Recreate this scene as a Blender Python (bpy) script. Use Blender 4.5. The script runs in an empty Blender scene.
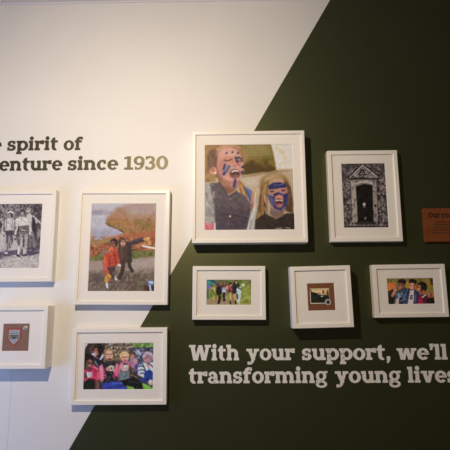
import bpy, bmesh, math, random
import numpy as np
from mathutils import Vector, Matrix

sc = bpy.context.scene
C = sc.collection
random.seed(4)

# ------------------------------------------------------------------ camera
CAM_Z = 1.5
cam_d = bpy.data.cameras.new('camera')
cam = bpy.data.objects.new('camera', cam_d); C.objects.link(cam)
cam_d.sensor_width = 36.0; cam_d.lens = 36.0 * 440.0 / 450.0
cam_d.clip_start = 0.01
ax = Vector((0.99984539, 0.0164256, -0.00627658))
ay = Vector((0.00870559, -0.15226864, 0.9883008))
az = -Vector((-0.0152777, 0.98820264, 0.15238809))
M3 = Matrix((ax, ay, az)).transposed().to_4x4()
M3.translation = Vector((0, -1.95, CAM_Z))
cam.matrix_world = M3
sc.camera = cam

# ------------------------------------------------------------------ view, world, lights
sc.view_settings.view_transform = 'Standard'
sc.view_settings.look = 'None'
sc.view_settings.gamma = 1.0
sc.view_settings.use_curve_mapping = False
sc.view_settings.exposure = 0.0

w = bpy.data.worlds.new('room_ambience'); sc.world = w; w.use_nodes = True
bg = w.node_tree.nodes['Background']
bg.inputs[0].default_value = (1.0, 0.70, 0.32, 1); bg.inputs[1].default_value = 0.08

# warm lamp hanging just under the ceiling, in front of the wall and left of the camera
ld = bpy.data.lights.new('ceiling_lamp_light', 'SPOT')
ld.energy = 102; ld.color = (1.0, 0.85, 0.645); ld.shadow_soft_size = 0.02
ld.spot_size = math.radians(180); ld.spot_blend = 1.0
lo = bpy.data.objects.new('ceiling_lamp_light', ld); C.objects.link(lo)
lo.location = (-0.52, -1.50, CAM_Z + 1.00)
lo.rotation_euler = (Vector((-0.25, 0, CAM_Z - 0.70)) - lo.location).to_track_quat('-Z', 'Y').to_euler()

# daylight from the window in the left wall
wd = bpy.data.lights.new('window_daylight', 'AREA')
wd.energy = 25; wd.color = (0.25, 0.46, 1.0); wd.shape = 'RECTANGLE'; wd.size = 1.2; wd.size_y = 1.3
wo = bpy.data.objects.new('window_daylight', wd); C.objects.link(wo)
wo.location = (-2.16, -0.95, 1.05)
wo.rotation_euler = Vector((1, 0, 0)).to_track_quat('-Z', 'Y').to_euler()


# ------------------------------------------------------------------ helpers
def lin(c):
    """sRGB 0-255 -> linear"""
    o = []
    for v in c[:3]:
        v = v / 255.0
        o.append(v / 12.92 if v <= 0.04045 else ((v + 0.055) / 1.055) ** 2.4)
    return o

def mat(name, col, rough=0.6, spec=0.5, metal=0.0, noise=0.0, scale=30.0, bump=0.0, coat=0.0):
    m = bpy.data.materials.new(name); m.use_nodes = True
    nt = m.node_tree; p = nt.nodes['Principled BSDF']
    p.inputs['Base Color'].default_value = (*col, 1)
    p.inputs['Roughness'].default_value = rough
    p.inputs['Specular IOR Level'].default_value = spec
    p.inputs['Metallic'].default_value = metal
    p.inputs['Coat Weight'].default_value = coat
    if noise or bump:
        tc = nt.nodes.new('ShaderNodeTexCoord')
        nz = nt.nodes.new('ShaderNodeTexNoise'); nz.inputs['Scale'].default_value = scale
        nz.inputs['Detail'].default_value = 5
        nt.links.new(tc.outputs['Object'], nz.inputs['Vector'])
        if noise:
            r = nt.nodes.new('ShaderNodeValToRGB')
            r.color_ramp.elements[0].position = 0.3; r.color_ramp.elements[1].position = 0.7
            r.color_ramp.elements[0].color = (*[c * (1 - noise) for c in col], 1)
            r.color_ramp.elements[1].color = (*[min(1, c * (1 + noise)) for c in col], 1)
            nt.links.new(nz.outputs['Fac'], r.inputs['Fac'])
            nt.links.new(r.outputs['Color'], p.inputs['Base Color'])
        if bump:
            b = nt.nodes.new('ShaderNodeBump'); b.inputs['Strength'].default_value = bump
            b.inputs['Distance'].default_value = 0.001
            nt.links.new(nz.outputs['Fac'], b.inputs['Height'])
            nt.links.new(b.outputs['Normal'], p.inputs['Normal'])
    return m

def obj(name, bm, m, parent=None, smooth=False):
    me = bpy.data.meshes.new(name)
    bmesh.ops.recalc_face_normals(bm, faces=bm.faces[:])
    if smooth:
        for f in bm.faces: f.smooth = True
    bm.to_mesh(me); bm.free()
    for mm in (m if isinstance(m, (list, tuple)) else [m]): me.materials.append(mm)
    o = bpy.data.objects.new(name, me); C.objects.link(o)
    if parent: o.parent = parent
    return o

def add_box(bm, x0, x1, y0, y1, z0, z1):
    v = [bm.verts.new(p) for p in ((x0,y0,z0),(x1,y0,z0),(x1,y1,z0),(x0,y1,z0),(x0,y0,z1),(x1,y0,z1),(x1,y1,z1),(x0,y1,z1))]
    for f in ((0,3,2,1),(4,5,6,7),(0,1,5,4),(1,2,6,5),(2,3,7,6),(3,0,4,7)):
        bm.faces.new([v[i] for i in f])

def box(name, m, parent, x0, x1, y0, y1, z0, z1):
    bm = bmesh.new(); add_box(bm, x0, x1, y0, y1, z0, z1)
    return obj(name, bm, m, parent)

def add_prism(bm, pts, y0, y1):
    """outline in x,z extruded from y0 (front, towards the room) to y1"""
    a = [bm.verts.new((x, y0, z)) for x, z in pts]
    b = [bm.verts.new((x, y1, z)) for x, z in pts]
    n = len(pts)
    bm.faces.new(a); bm.faces.new(b[::-1])
    for i in range(n): bm.faces.new((a[i], b[i], b[(i+1) % n], a[(i+1) % n]))

def add_ring_profile(bm, hw, hh, prof):
    """mitred rectangular moulding: prof = closed list of (inset, y)"""
    loops = []
    for ins, y in prof:
        x, z = hw - ins, hh - ins
        loops.append([bm.verts.new(p) for p in ((-x, y, -z), (x, y, -z), (x, y, z), (-x, y, z))])
    n = len(loops)
    for i in range(n):
        a, b = loops[i], loops[(i + 1) % n]
        for k in range(4):
            bm.faces.new((a[k], a[(k+1) % 4], b[(k+1) % 4], b[k]))

def add_disc(bm, cx, cz, prof, seg=32):
    """turned piece facing -y: prof = list of (radius, y)"""
    prev = None
    for r, y in prof:
        if r < 1e-6:
            ring = [bm.verts.new((cx, y, cz))]
        else:
            ring = [bm.verts.new((cx + r*math.cos(2*math.pi*i/seg), y, cz + r*math.sin(2*math.pi*i/seg))) for i in range(seg)]
        if prev:
            for i in range(seg):
                j = (i + 1) % seg
                if len(ring) == 1 and len(prev) > 1: bm.faces.new((prev[i], prev[j], ring[0]))
                elif len(prev) == 1 and len(ring) > 1: bm.faces.new((prev[0], ring[j], ring[i]))
                elif len(ring) > 1: bm.faces.new((prev[i], prev[j], ring[j], ring[i]))
        prev = ring

def thing(name, label, cat, loc, roty=0.0, group=None):
    o = bpy.data.objects.new(name, None); C.objects.link(o)
    o.empty_display_size = 0.05
    o.location = loc; o.rotation_euler = (0, roty, 0)
    o['label'] = label; o['category'] = cat
    if group: o['group'] = group
    return o

def struct(o):
    o['kind'] = 'structure'; return o

# ------------------------------------------------------------------ materials
M_white_wall = mat('white_wall_paint', (0.78, 0.76, 0.74), 0.55, 0.4, noise=0.02, scale=3, bump=0.05)
M_green_wall = mat('dark_green_wall_paint', (0.012, 0.0195, 0.010), 0.46, 1.0, noise=0.06, scale=5, bump=0.05)
M_green_wall.node_tree.nodes['Principled BSDF'].inputs['Specular Tint'].default_value = (1.0, 0.97, 0.47, 1)
M_ceiling = mat('ceiling_paint', (0.75, 0.72, 0.68), 0.8)
M_trim = mat('trim_window_light_tint', (0.80, 0.76, 0.82), 0.6)  # lilac cast of the blue window light put into the trim colour
M_floor = mat('oak_floor', (0.25, 0.15, 0.08), 0.5, noise=0.25, scale=8)
M_frame = mat('white_frame_lacquer', (0.84, 0.80, 0.73), 0.35, 0.5, noise=0.02, scale=40)
M_mat = mat('white_mat_board', (0.87, 0.83, 0.79), 0.9, 0.2, noise=0.015, scale=200)
M_back = mat('brown_backing_board', (0.25, 0.17, 0.10), 0.9)
M_dark = mat('dark_green_vinyl', (0.056, 0.050, 0.032), 0.42, 0.55)
M_dark.node_tree.nodes['Principled BSDF'].inputs['Specular Tint'].default_value = (1.0, 0.88, 0.58, 1)
M_light = mat('light_grey_vinyl', (0.80, 0.775, 0.72), 0.5, 0.4)

def glass_mat():
    m = bpy.data.materials.new('picture_glass'); m.use_nodes = True
    nt = m.node_tree; nt.nodes.remove(nt.nodes['Principled BSDF'])
    out = nt.nodes['Material Output']
    tr = nt.nodes.new('ShaderNodeBsdfTransparent'); tr.inputs[0].default_value = (0.99, 0.99, 0.99, 1)
    gl = nt.nodes.new('ShaderNodeBsdfGlossy'); gl.inputs['Roughness'].default_value = 0.05
    fr = nt.nodes.new('ShaderNodeFresnel'); 
    ge = nt.nodes.new('ShaderNodeNewGeometry'); mr = nt.nodes.new('ShaderNodeMapRange')
    mr.inputs['To Min'].default_value = 1.4; mr.inputs['To Max'].default_value = 1 / 1.4    # same reflectance from either face
    nt.links.new(ge.outputs['Backfacing'], mr.inputs['Value']); nt.links.new(mr.outputs['Result'], fr.inputs['IOR'])
    mx = nt.nodes.new('ShaderNodeMixShader')
    nt.links.new(fr.outputs[0], mx.inputs[0]); nt.links.new(tr.outputs[0], mx.inputs[1]); nt.links.new(gl.outputs[0], mx.inputs[2])
    nt.links.new(mx.outputs[0], out.inputs[0])
    return m
M_glass = glass_mat()

def print_mat():
    m = bpy.data.materials.new('photographic_print'); m.use_nodes = True
    nt = m.node_tree; p = nt.nodes['Principled BSDF']
    a = nt.nodes.new('ShaderNodeVertexColor'); a.layer_name = 'ink'
    nt.links.new(a.outputs['Color'], p.inputs['Base Color'])
    p.inputs['Roughness'].default_value = 0.5; p.inputs['Specular IOR Level'].default_value = 0.2
    return m
M_print = print_mat()

# ------------------------------------------------------------------ the room
XL, XR, YF, ZC = -2.1, 2.4, -3.4, CAM_Z + 1.4085
DT = (0.4858, CAM_Z + 1.3997); DB = (-0.6891, CAM_Z - 0.6451)
def diag(z): return DB[0] + (DT[0] - DB[0]) * (z - DB[1]) / (DT[1] - DB[1])

bm = bmesh.new()
ZT = 3.0
f0 = [bm.verts.new(p) for p in ((XL - .15, 0, -.1), (diag(-.1), 0, -.1), (XR, 0, -.1), (XR, 0, ZT), (diag(ZT), 0, ZT), (XL - .15, 0, ZT))]
f1 = [bm.verts.new((v.co.x, 0.15, v.co.z)) for v in f0]
bm.faces.new((f0[0], f0[1], f0[4], f0[5])).material_index = 0
g = bm.faces.new((f0[1], f0[2], f0[3], f0[4])); g.material_index = 1
bm.faces.new((f1[0], f1[5], f1[4], f1[1])); bm.faces.new((f1[1], f1[4], f1[3], f1[2]))
for i in range(6):
    bm.faces.new((f0[i], f0[(i+1) % 6], f1[(i+1) % 6], f1[i]))
struct(obj('wall_back', bm, [M_white_wall, M_green_wall]))
struct(box('ceiling', M_ceiling, None, XL, XR, YF, 0, ZC, ZC + 0.09))
struct(box('floor', M_floor, None, XL, XR, YF, 0, -0.1, 0))
struct(box('trim_1', M_trim, None, XL, XR, -0.006, 0, ZC - 0.007, ZC))
# left wall with its window opening
WY0, WY1, WZ0, WZ1 = -1.60, -0.30, 0.4, 1.7
bm = bmesh.new()
add_box(bm, XL - .15, XL, YF, 0, -0.1, WZ0); add_box(bm, XL - .15, XL, YF, 0, WZ1, ZT)
add_box(bm, XL - .15, XL, YF, WY0, WZ0, WZ1); add_box(bm, XL - .15, XL, WY1, 0, WZ0, WZ1)
struct(obj('wall_left', bm, M_white_wall))
bm = bmesh.new()
for y0, y1, z0, z1 in ((WY0, WY1, WZ0, WZ0 + .05), (WY0, WY1, WZ1 - .05, WZ1), (WY0, WY0 + .05, WZ0, WZ1), (WY1 - .05, WY1, WZ0, WZ1), (-0.97, -0.93, WZ0, WZ1)):
    add_box(bm, XL - .09, XL - .04, y0, y1, z0, z1)
struct(obj('window_1', bm, M_frame))
# hairline joint between two wall boards, low on the left
struct(box('trim_2', mat('wall_joint', (0.68, 0.67, 0.67), 0.8), None, -0.951, -0.9485, -0.0006, 0, 0.2, CAM_Z - 0.315))

# ------------------------------------------------------------------ photograph painter
class Paint:
    """prints a picture (layers of shapes) into a fine grid; coordinates are the picture's own"""
    def __init__(s, quad, nx, ny, base, ref, seed=1):
        tl, tr, bl, br = [np.array(q, float) for q in quad]
        u, v = np.meshgrid(np.linspace(0, 1, nx + 1), np.linspace(0, 1, ny + 1))
        P = ((1-u)[..., None]*(1-v)[..., None]*tl + u[..., None]*(1-v)[..., None]*tr + (1-u)[..., None]*v[..., None]*bl + u[..., None]*v[..., None]*br)
        s.x, s.y = P[..., 0], P[..., 1]; s.u, s.v = u, v
        s.nx, s.ny = nx, ny
        s.c = np.ones(u.shape + (3,)) * np.array(base, float)
        s.ref = ref; s.rng = np.random.RandomState(seed)
    def put(s, a, col):
        a = np.clip(a, 0, 1)[..., None]
        s.c = s.c * (1 - a) + np.array(col, float) * a
    def ell(s, cx, cy, rx, ry, col, rot=0, soft=4, op=1):
        t = math.radians(rot); dx, dy = s.x - cx, s.y - cy
        a = dx*math.cos(t) + dy*math.sin(t); b = -dx*math.sin(t) + dy*math.cos(t)
        d = (np.sqrt((a/rx)**2 + (b/ry)**2) - 1) * min(rx, ry)
        s.put((0.5 - d/soft) * op, col)
    def poly(s, pts, col, soft=4, op=1):
        n = len(pts); ins = np.zeros(s.x.shape, bool); dist = np.full(s.x.shape, 1e9)
        for i in range(n):
            x0, y0 = pts[i]; x1, y1 = pts[(i+1) % n]
            c = ((y0 > s.y) != (y1 > s.y))
            with np.errstate(divide='ignore', invalid='ignore'):
                xi = (x1 - x0) * (s.y - y0) / (y1 - y0 + 1e-9) + x0
            ins ^= c & (s.x < xi)
            L = (x1-x0)**2 + (y1-y0)**2 + 1e-9
            t = np.clip(((s.x-x0)*(x1-x0) + (s.y-y0)*(y1-y0)) / L, 0, 1)
            dist = np.minimum(dist, np.hypot(s.x - x0 - t*(x1-x0), s.y - y0 - t*(y1-y0)))
        d = np.where(ins, -dist, dist)
        s.put((0.5 - d/soft) * op, col)
    def line(s, pts, wd, col, soft=4, op=1):
        dist = np.full(s.x.shape, 1e9)
        for (x0, y0), (x1, y1) in zip(pts[:-1], pts[1:]):
            L = (x1-x0)**2 + (y1-y0)**2 + 1e-9
            t = np.clip(((s.x-x0)*(x1-x0) + (s.y-y0)*(y1-y0)) / L, 0, 1)
            dist = np.minimum(dist, np.hypot(s.x - x0 - t*(x1-x0), s.y - y0 - t*(y1-y0)))
        s.put((0.5 - (dist - wd/2)/soft) * op, col)
    def grad(s, y0, y1, c0, c1, mask=1.0):
        t = np.clip((s.y - y0) / (y1 - y0), 0, 1)[..., None]
        s.c = s.c*(1-mask) + (np.array(c0)*(1-t) + np.array(c1)*t)*mask
    def noise(s, cell):
        gx = int((s.x.max()-s.x.min())/cell) + 3; gy = int((s.y.max()-s.y.min())/cell) + 3
        G = s.rng.rand(gy, gx)
        fx = (s.x - s.x.min())/cell; fy = (s.y - s.y.min())/cell
        ix = fx.astype(int); iy = fy.astype(int); tx = fx-ix; ty = fy-iy
        tx = tx*tx*(3-2*tx); ty = ty*ty*(3-2*ty)
        return (G[iy,ix]*(1-tx)*(1-ty) + G[iy,ix+1]*tx*(1-ty) + G[iy+1,ix]*(1-tx)*ty + G[iy+1,ix+1]*tx*ty) - 0.5
    def mottle(s, cell, amp, x0=-1e9, x1=1e9, y0=-1e9, y1=1e9, soft=12):
        m = np.clip((s.x-x0)/soft, 0, 1)*np.clip((x1-s.x)/soft, 0, 1)*np.clip((s.y-y0)/soft, 0, 1)*np.clip((y1-s.y)/soft, 0, 1)
        s.c = s.c + (s.noise(cell)*m*amp*2)[..., None]
    def blotch(s, cell, col, thr, x0=-1e9, x1=1e9, y0=-1e9, y1=1e9, soft=12, op=1):
        m = np.clip((s.x-x0)/soft, 0, 1)*np.clip((x1-s.x)/soft, 0, 1)*np.clip((s.y-y0)/soft, 0, 1)*np.clip((y1-s.y)/soft, 0, 1)
        s.put(np.clip((s.noise(cell) - thr)*7, 0, 1)*m*op, col)
    def jit(s, cell, amp):
        s.c = s.c + np.stack([s.noise(cell) for _ in range(3)], -1) * amp * 2
    def mute_blue(s, k):
        d = np.clip(s.c[..., 2] - s.c[..., 0], 0, None) * k
        s.c[..., 2] -= d; s.c[..., 1] -= d * 0.3
    def build(s, name, parent, w, h, y, loc=(0, 0)):
        c = np.clip(s.c, 2, 255) / 255.0
        L = np.where(c <= 0.04045, c/12.92, ((c+0.055)/1.055)**2.4)
        L = np.clip(L / np.array(lin(s.ref)) * 0.83, 0.003, 0.9)
        V = np.stack([(s.u-0.5)*w + loc[0], np.full(s.u.shape, y), (0.5-s.v)*h + loc[1]], -1).reshape(-1, 3)
        W = s.nx + 1
        i, j = np.meshgrid(np.arange(s.nx), np.arange(s.ny))
        a = (j*W + i).ravel()
        F = np.stack([a + W, a + W + 1, a + 1, a], -1)
        me = bpy.data.meshes.new(name)
        me.vertices.add(len(V)); me.vertices.foreach_set('co', V.ravel())
        me.loops.add(F.size); me.loops.foreach_set('vertex_index', F.ravel())
        me.polygons.add(len(F)); me.polygons.foreach_set('loop_start', np.arange(0, F.size, 4))
        me.polygons.foreach_set('loop_total', np.full(len(F), 4))
        me.update(); me.validate()
        at = me.color_attributes.new('ink', 'FLOAT_COLOR', 'POINT')
        at.data.foreach_set('color', np.concatenate([L.reshape(-1, 3), np.ones((len(V), 1))], 1).astype(np.float32).ravel())
        me.materials.append(M_print)
        o = bpy.data.objects.new(name, me); C.objects.link(o); o.parent = parent
        return o

def face(p, x, y, r, skin, hair, hairtop=1.0, smile=True, dark=(70, 40, 35)):
    """small simple face: hair cap, face oval, eyes, nose shade, mouth"""
    p.ell(x, y - r*0.35*hairtop, r*0.98, r*1.0, hair, soft=r*0.35)
    p.ell(x, y + r*0.1, r*0.74, r*0.95, skin, soft=r*0.3)
    p.ell(x - r*0.3, y - r*0.12, r*0.16, r*0.10, dark, soft=r*0.2)
    p.ell(x + r*0.3, y - r*0.12, r*0.16, r*0.10, dark, soft=r*0.2)
    p.ell(x, y + r*0.2, r*0.12, r*0.1, [c*0.82 for c in skin], soft=r*0.25)
    if smile:
        p.ell(x, y + r*0.5, r*0.32, r*0.15, (90, 35, 35), soft=r*0.2)
        p.ell(x, y + r*0.46, r*0.22, r*0.06, (215, 195, 185), soft=r*0.15)

# --- the picture of two shouting children with painted faces
def pic_paint():
    p = Paint([(7, 6), (443, 4), (4, 430), (450, 428)], 180, 174, (190, 160, 122), (233, 213, 186), 1)
    p.poly([(0, 0), (460, 0), (460, 150), (0, 175)], (122, 96, 42))
    p.poly([(195, 30), (345, 20), (365, 140), (195, 165)], (112, 86, 34), soft=14)
    p.poly([(195, 0), (330, 0), (345, 62), (205, 80)], (152, 128, 70), soft=30)
    for k in range(6):
        p.line([(205, 16+13*k), (335, 10+13*k)], 3, (122, 98, 50), soft=5, op=.6)
    p.blotch(22, (140, 112, 44), .1, 190, 365, 60, 160, op=.6); p.blotch(18, (82, 58, 20), .1, 190, 365, 80, 160, op=.7)
    p.poly([(200, 100), (250, 90), (300, 118), (362, 128), (362, 142), (200, 164)], (84, 58, 20), soft=16, op=.75)
    p.poly([(335, 0), (460, 0), (460, 135), (362, 135), (350, 60)], (226, 206, 180), soft=8)
    p.line([(360, 20), (392, 45), (410, 80)], 10, (214, 180, 120), soft=14, op=.6)
    p.line([(372, 108), (440, 95)], 8, (217, 190, 135), soft=10, op=.6)
    p.poly([(360, 128), (450, 128), (450, 136), (360, 138)], (205, 178, 136), soft=5)
    p.line([(408, 2), (422, 3)], 5, (60, 45, 40), soft=4); p.line([(428, 2), (440, 1)], 5, (95, 75, 60), soft=4)
    p.poly([(185, 165), (240, 160), (320, 148), (460, 135), (460, 240), (185, 260)], (196, 164, 128), soft=10)
    p.ell(230, 195, 36, 22, (204, 174, 142), soft=24)
    p.line([(190, 170), (300, 153), (360, 140)], 7, (158, 126, 84), soft=8); p.line([(200, 162), (300, 146)], 4, (214, 186, 136), soft=5, op=.7)
    # left child: hair
    p.poly([(0, 0), (60, 10), (60, 190), (0, 200)], (166, 120, 70), soft=12)
    p.blotch(20, (130, 90, 48), .05, 0, 60, 0, 200, op=.7); p.line([(12, 20), (45, 10), (120, 2)], 8, (150, 106, 50), soft=8)
    p.ell(125, 66, 92, 66, (170, 116, 70), soft=12)
    p.ell(52, 84, 34, 58, (112, 80, 53), soft=12)
    p.line([(34, 60), (44, 110)], 7, (136, 98, 64), soft=8); p.line([(62, 40), (74, 110)], 10, (104, 70, 46), soft=9)
    p.line([(70, 30), (100, 14), (150, 10), (178, 22)], 11, (192, 142, 92), soft=10)
    p.line([(80, 40), (110, 22), (160, 18)], 4, (140, 92, 52), soft=5, op=.8)
    p.poly([(160, 15), (195, 35), (206, 72), (204, 104), (192, 60)], (152, 112, 72), soft=9)
    p.poly([(170, 175), (200, 205), (222, 260), (215, 300), (195, 275), (178, 225)], (166, 108, 54), soft=9)
    p.line([(186, 210), (212, 288)], 7, (208, 150, 84), soft=7); p.line([(180, 230), (204, 285)], 4, (112, 68, 34), soft=5)
    # neck and ear
    p.poly([(66, 150), (170, 190), (162, 235), (120, 258), (85, 230)], (146, 92, 66), soft=9)
    p.poly([(70, 160), (120, 205), (125, 245), (95, 240)], (120, 76, 56), soft=14, op=.8)
    p.ell(50, 138, 18, 19, (214, 142, 112), soft=7); p.ell(46, 132, 9, 9, (170, 98, 74), soft=7); p.ell(60, 148, 4, 5, (236, 212, 190), soft=4)
    p.poly([(66, 100), (84, 100), (88, 185), (70, 165)], (150, 98, 76), soft=10)
    # face
    p.ell(134, 108, 64, 90, (204, 142, 116), rot=-12, soft=9)
    p.ell(122, 52, 52, 30, (212, 152, 126), soft=22)
    p.ell(92, 118, 24, 44, (190, 122, 100), soft=20, op=.8)
    p.ell(122, 178, 24, 24, (214, 146, 118), soft=16, op=.8); p.ell(108, 200, 26, 18, (168, 108, 84), rot=40, soft=14, op=.8)
    p.ell(152, 206, 24, 18, (184, 120, 98), soft=12)
    p.line([(108, 74), (130, 70), (148, 78)], 9, (204, 128, 82), soft=9)
    p.line([(102, 84), (122, 86), (142, 80)], 6, (96, 54, 44), soft=6); p.line([(104, 92), (136, 90)], 4, (160, 100, 84), soft=5)
    p.line([(170, 88), (184, 92), (196, 86)], 7, (92, 58, 56), soft=6)
    p.line([(160, 72), (176, 72), (188, 78)], 11, (70, 62, 84), soft=7); p.line([(164, 78), (168, 100)], 10, (62, 56, 86), soft=7)
    p.ell(145, 94, 9, 11, (214, 116, 78), soft=8); p.ell(156, 106, 12, 9, (206, 140, 122), soft=7); p.line([(148, 112), (160, 115)], 4, (130, 74, 64), soft=5)
    p.line([(172, 100), (180, 110)], 8, (198, 84, 62), soft=6)
    p.line([(108, 107), (101, 128)], 11, (58, 56, 84), soft=7); p.line([(127, 116), (116, 136), (102, 154)], 15, (86, 88, 112), soft=8); p.line([(122, 114), (113, 130)], 6, (130, 116, 126), soft=6, op=.7); p.line([(104, 148), (100, 156)], 9, (60, 54, 84), soft=6)
    p.ell(195, 120, 7, 7, (40, 36, 72), soft=6); p.ell(192, 146, 7, 10, (66, 50, 80), soft=7); p.ell(190, 132, 8, 6, (206, 140, 112), soft=6)
    for x, y, q in ((116, 49, (96, 50, 66)), (145, 44, (50, 54, 84)), (173, 49, (74, 42, 56))):
        p.ell(x, y, 5.5, 5.5, q, soft=5)
    p.ell(156, 153, 27, 23, (92, 44, 38), rot=-8, soft=7); p.ell(160, 166, 18, 9, (136, 86, 76), soft=6)
    p.line([(142, 143), (158, 137), (172, 140)], 8, (222, 196, 176), soft=5)
    p.line([(130, 150), (140, 170), (160, 178), (178, 166), (182, 146)], 4, (192, 116, 96), soft=5, op=.8)
    p.line([(158, 186), (155, 200), (152, 216)], 13, (68, 58, 100), soft=7); p.line([(166, 200), (162, 214)], 5, (150, 100, 110), soft=5)
    # left child: brown top, pale jacket, strap
    p.poly([(30, 200), (78, 195), (125, 262), (165, 238), (205, 262), (245, 320), (240, 440), (40, 440)], (94, 76, 74), soft=7)
    p.poly([(50, 320), (240, 330), (240, 440), (50, 440)], (78, 60, 64), soft=40, op=.8)
    p.mottle(12, 9, 40, 240, 230, 430)
    p.line([(60, 360), (130, 352), (215, 372)], 4, (62, 48, 52), soft=6); p.line([(70, 378), (150, 372), (210, 390)], 4, (66, 52, 56), soft=6); p.line([(150, 345), (214, 362)], 3, (112, 92, 88), soft=5)
    p.line([(78, 195), (122, 266), (165, 240)], 4, (70, 52, 50), soft=6); p.line([(120, 276), (140, 278)], 3, (150, 108, 86), soft=4)
    p.ell(130, 362, 5, 5, (214, 178, 140), soft=4)
    p.poly([(0, 190), (32, 200), (52, 300), (60, 440), (0, 440)], (166, 152, 134), soft=7)
    p.blotch(14, (128, 114, 100), .06, 0, 60, 200, 430, op=.6); p.blotch(12, (196, 182, 160), .12, 0, 60, 200, 430, op=.7)
    p.line([(4, 230), (26, 300), (52, 325)], 3, (112, 98, 88), soft=5); p.line([(33, 205), (53, 320), (58, 440)], 5, (120, 106, 98), soft=6)
    p.poly([(0, 390), (55, 395), (55, 432), (0, 430)], (208, 120, 116), soft=6, op=.55); p.line([(6, 394), (22, 428)], 9, (214, 84, 92), soft=6); p.line([(50, 396), (36, 428)], 8, (214, 84, 92), soft=6)
    p.line([(54, 395), (56, 430)], 6, (226, 214, 196), soft=5)
    p.poly([(195, 210), (240, 240), (245, 300), (228, 290)], (78, 92, 126), soft=8); p.line([(214, 222), (240, 262)], 7, (112, 132, 168), soft=7)
    p.poly([(236, 250), (254, 240), (258, 330), (232, 350)], (196, 130, 94), soft=8); p.line([(240, 300), (238, 340)], 7, (150, 92, 66), soft=7)
    p.poly([(232, 345), (262, 290), (268, 340), (245, 440), (208, 440)], (186, 172, 154), soft=7)
    p.line([(256, 250), (252, 330), (218, 420)], 5, (232, 212, 192), soft=5, op=.85); p.line([(236, 380), (226, 430)], 5, (140, 126, 112), soft=6)
    # right child: hair
    p.ell(352, 210, 74, 62, (154, 114, 66), soft=12)
    p.ell(345, 182, 44, 26, (190, 152, 104), rot=-10, soft=16)
    p.poly([(284, 215), (320, 190), (312, 300), (318, 365), (255, 385), (272, 300)], (128, 88, 46), soft=12)
    p.poly([(400, 180), (432, 220), (442, 300), (440, 350), (402, 335)], (92, 58, 32), soft=10)
    for q in ([(300, 215), (284, 300), (270, 375)], [(326, 190), (352, 172), (392, 176)], [(296, 300), (292, 360)]): p.line(q, 7, (178, 132, 78), soft=8)
    for q in ([(316, 230), (300, 310), (304, 360)], [(284, 260), (276, 340)], [(420, 220), (430, 320)]): p.line(q, 7, (80, 50, 26), soft=8)
    p.poly([(300, 200), (326, 184), (322, 230), (314, 290), (306, 300), (298, 250)], (140, 98, 54), soft=10); p.line([(308, 206), (300, 250)], 6, (190, 146, 92), soft=7); p.poly([(404, 196), (420, 204), (432, 260), (424, 320), (412, 300), (420, 250)], (110, 72, 40), soft=8)
    p.line([(302, 262), (306, 292)], 8, (206, 150, 112), soft=7); p.line([(300, 320), (312, 348)], 5, (190, 150, 120), soft=6)
    # right child: dark top
    p.poly([(255, 380), (300, 350), (355, 372), (410, 348), (450, 350), (450, 440), (250, 440)], (56, 40, 33), soft=8)
    p.poly([(330, 318), (400, 328), (392, 362), (355, 378), (326, 350)], (138, 98, 74), soft=8); p.ell(350, 345, 18, 14, (120, 96, 88), soft=12)
    p.mottle(12, 8, 255, 450, 360, 430)
    p.line([(355, 422), (385, 420)], 5, (150, 132, 116), soft=5); p.line([(405, 418), (425, 420)], 5, (160, 142, 124), soft=5)
    # right child: face painted with a blue mask
    p.ell(368, 262, 50, 74, (192, 128, 100), soft=8)
    p.ell(372, 190, 26, 9, (206, 146, 112), soft=8)
    p.poly([(320, 214), (345, 198), (380, 196), (408, 208), (410, 222), (372, 226), (352, 230), (324, 232)], (46, 46, 92), soft=7)
    p.line([(350, 222), (352, 208), (366, 212)], 6, (88, 88, 128), soft=5); p.line([(372, 210), (392, 206)], 6, (110, 106, 138), soft=5, op=.8); p.line([(328, 222), (346, 224)], 5, (36, 32, 66), soft=5)
    p.ell(340, 241, 15, 8, (178, 112, 96), soft=6); p.ell(396, 238, 15, 8, (178, 112, 96), soft=6)
    p.line([(332, 242), (346, 241)], 6, (64, 34, 42), soft=5); p.line([(388, 238), (402, 236)], 6, (64, 34, 42), soft=5)
    p.poly([(314, 254), (342, 266), (352, 252), (374, 246), (392, 256), (418, 248), (418, 288), (402, 322), (378, 336), (352, 328), (330, 296)], (54, 58, 106), soft=8)
    p.poly([(314, 256), (336, 266), (350, 310), (336, 306)], (86, 88, 128), soft=8)
    p.line([(350, 256), (372, 250), (390, 258)], 7, (40, 40, 84), soft=6); p.line([(376, 246), (384, 250)], 5, (120, 120, 156), soft=4)
    p.blotch(9, (112, 112, 148), .2, 330, 415, 262, 334, op=.6); p.line([(400, 270), (412, 262)], 9, (44, 42, 88), soft=6)
    p.poly([(352, 268), (372, 256), (394, 264), (392, 310), (374, 322), (354, 306)], (196, 120, 92), soft=7); p.ell(374, 270, 14, 9, (206, 134, 104), soft=7)
    p.ell(373, 296, 17, 20, (88, 36, 34), soft=6); p.ell(374, 310, 15, 9, (186, 98, 84), soft=6)
    p.line([(360, 287), (374, 284), (388, 287)], 6, (220, 186, 150), soft=4)
    p.mute_blue(0.3); p.mottle(8, 7); p.jit(8, 6)
    return p

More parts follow.
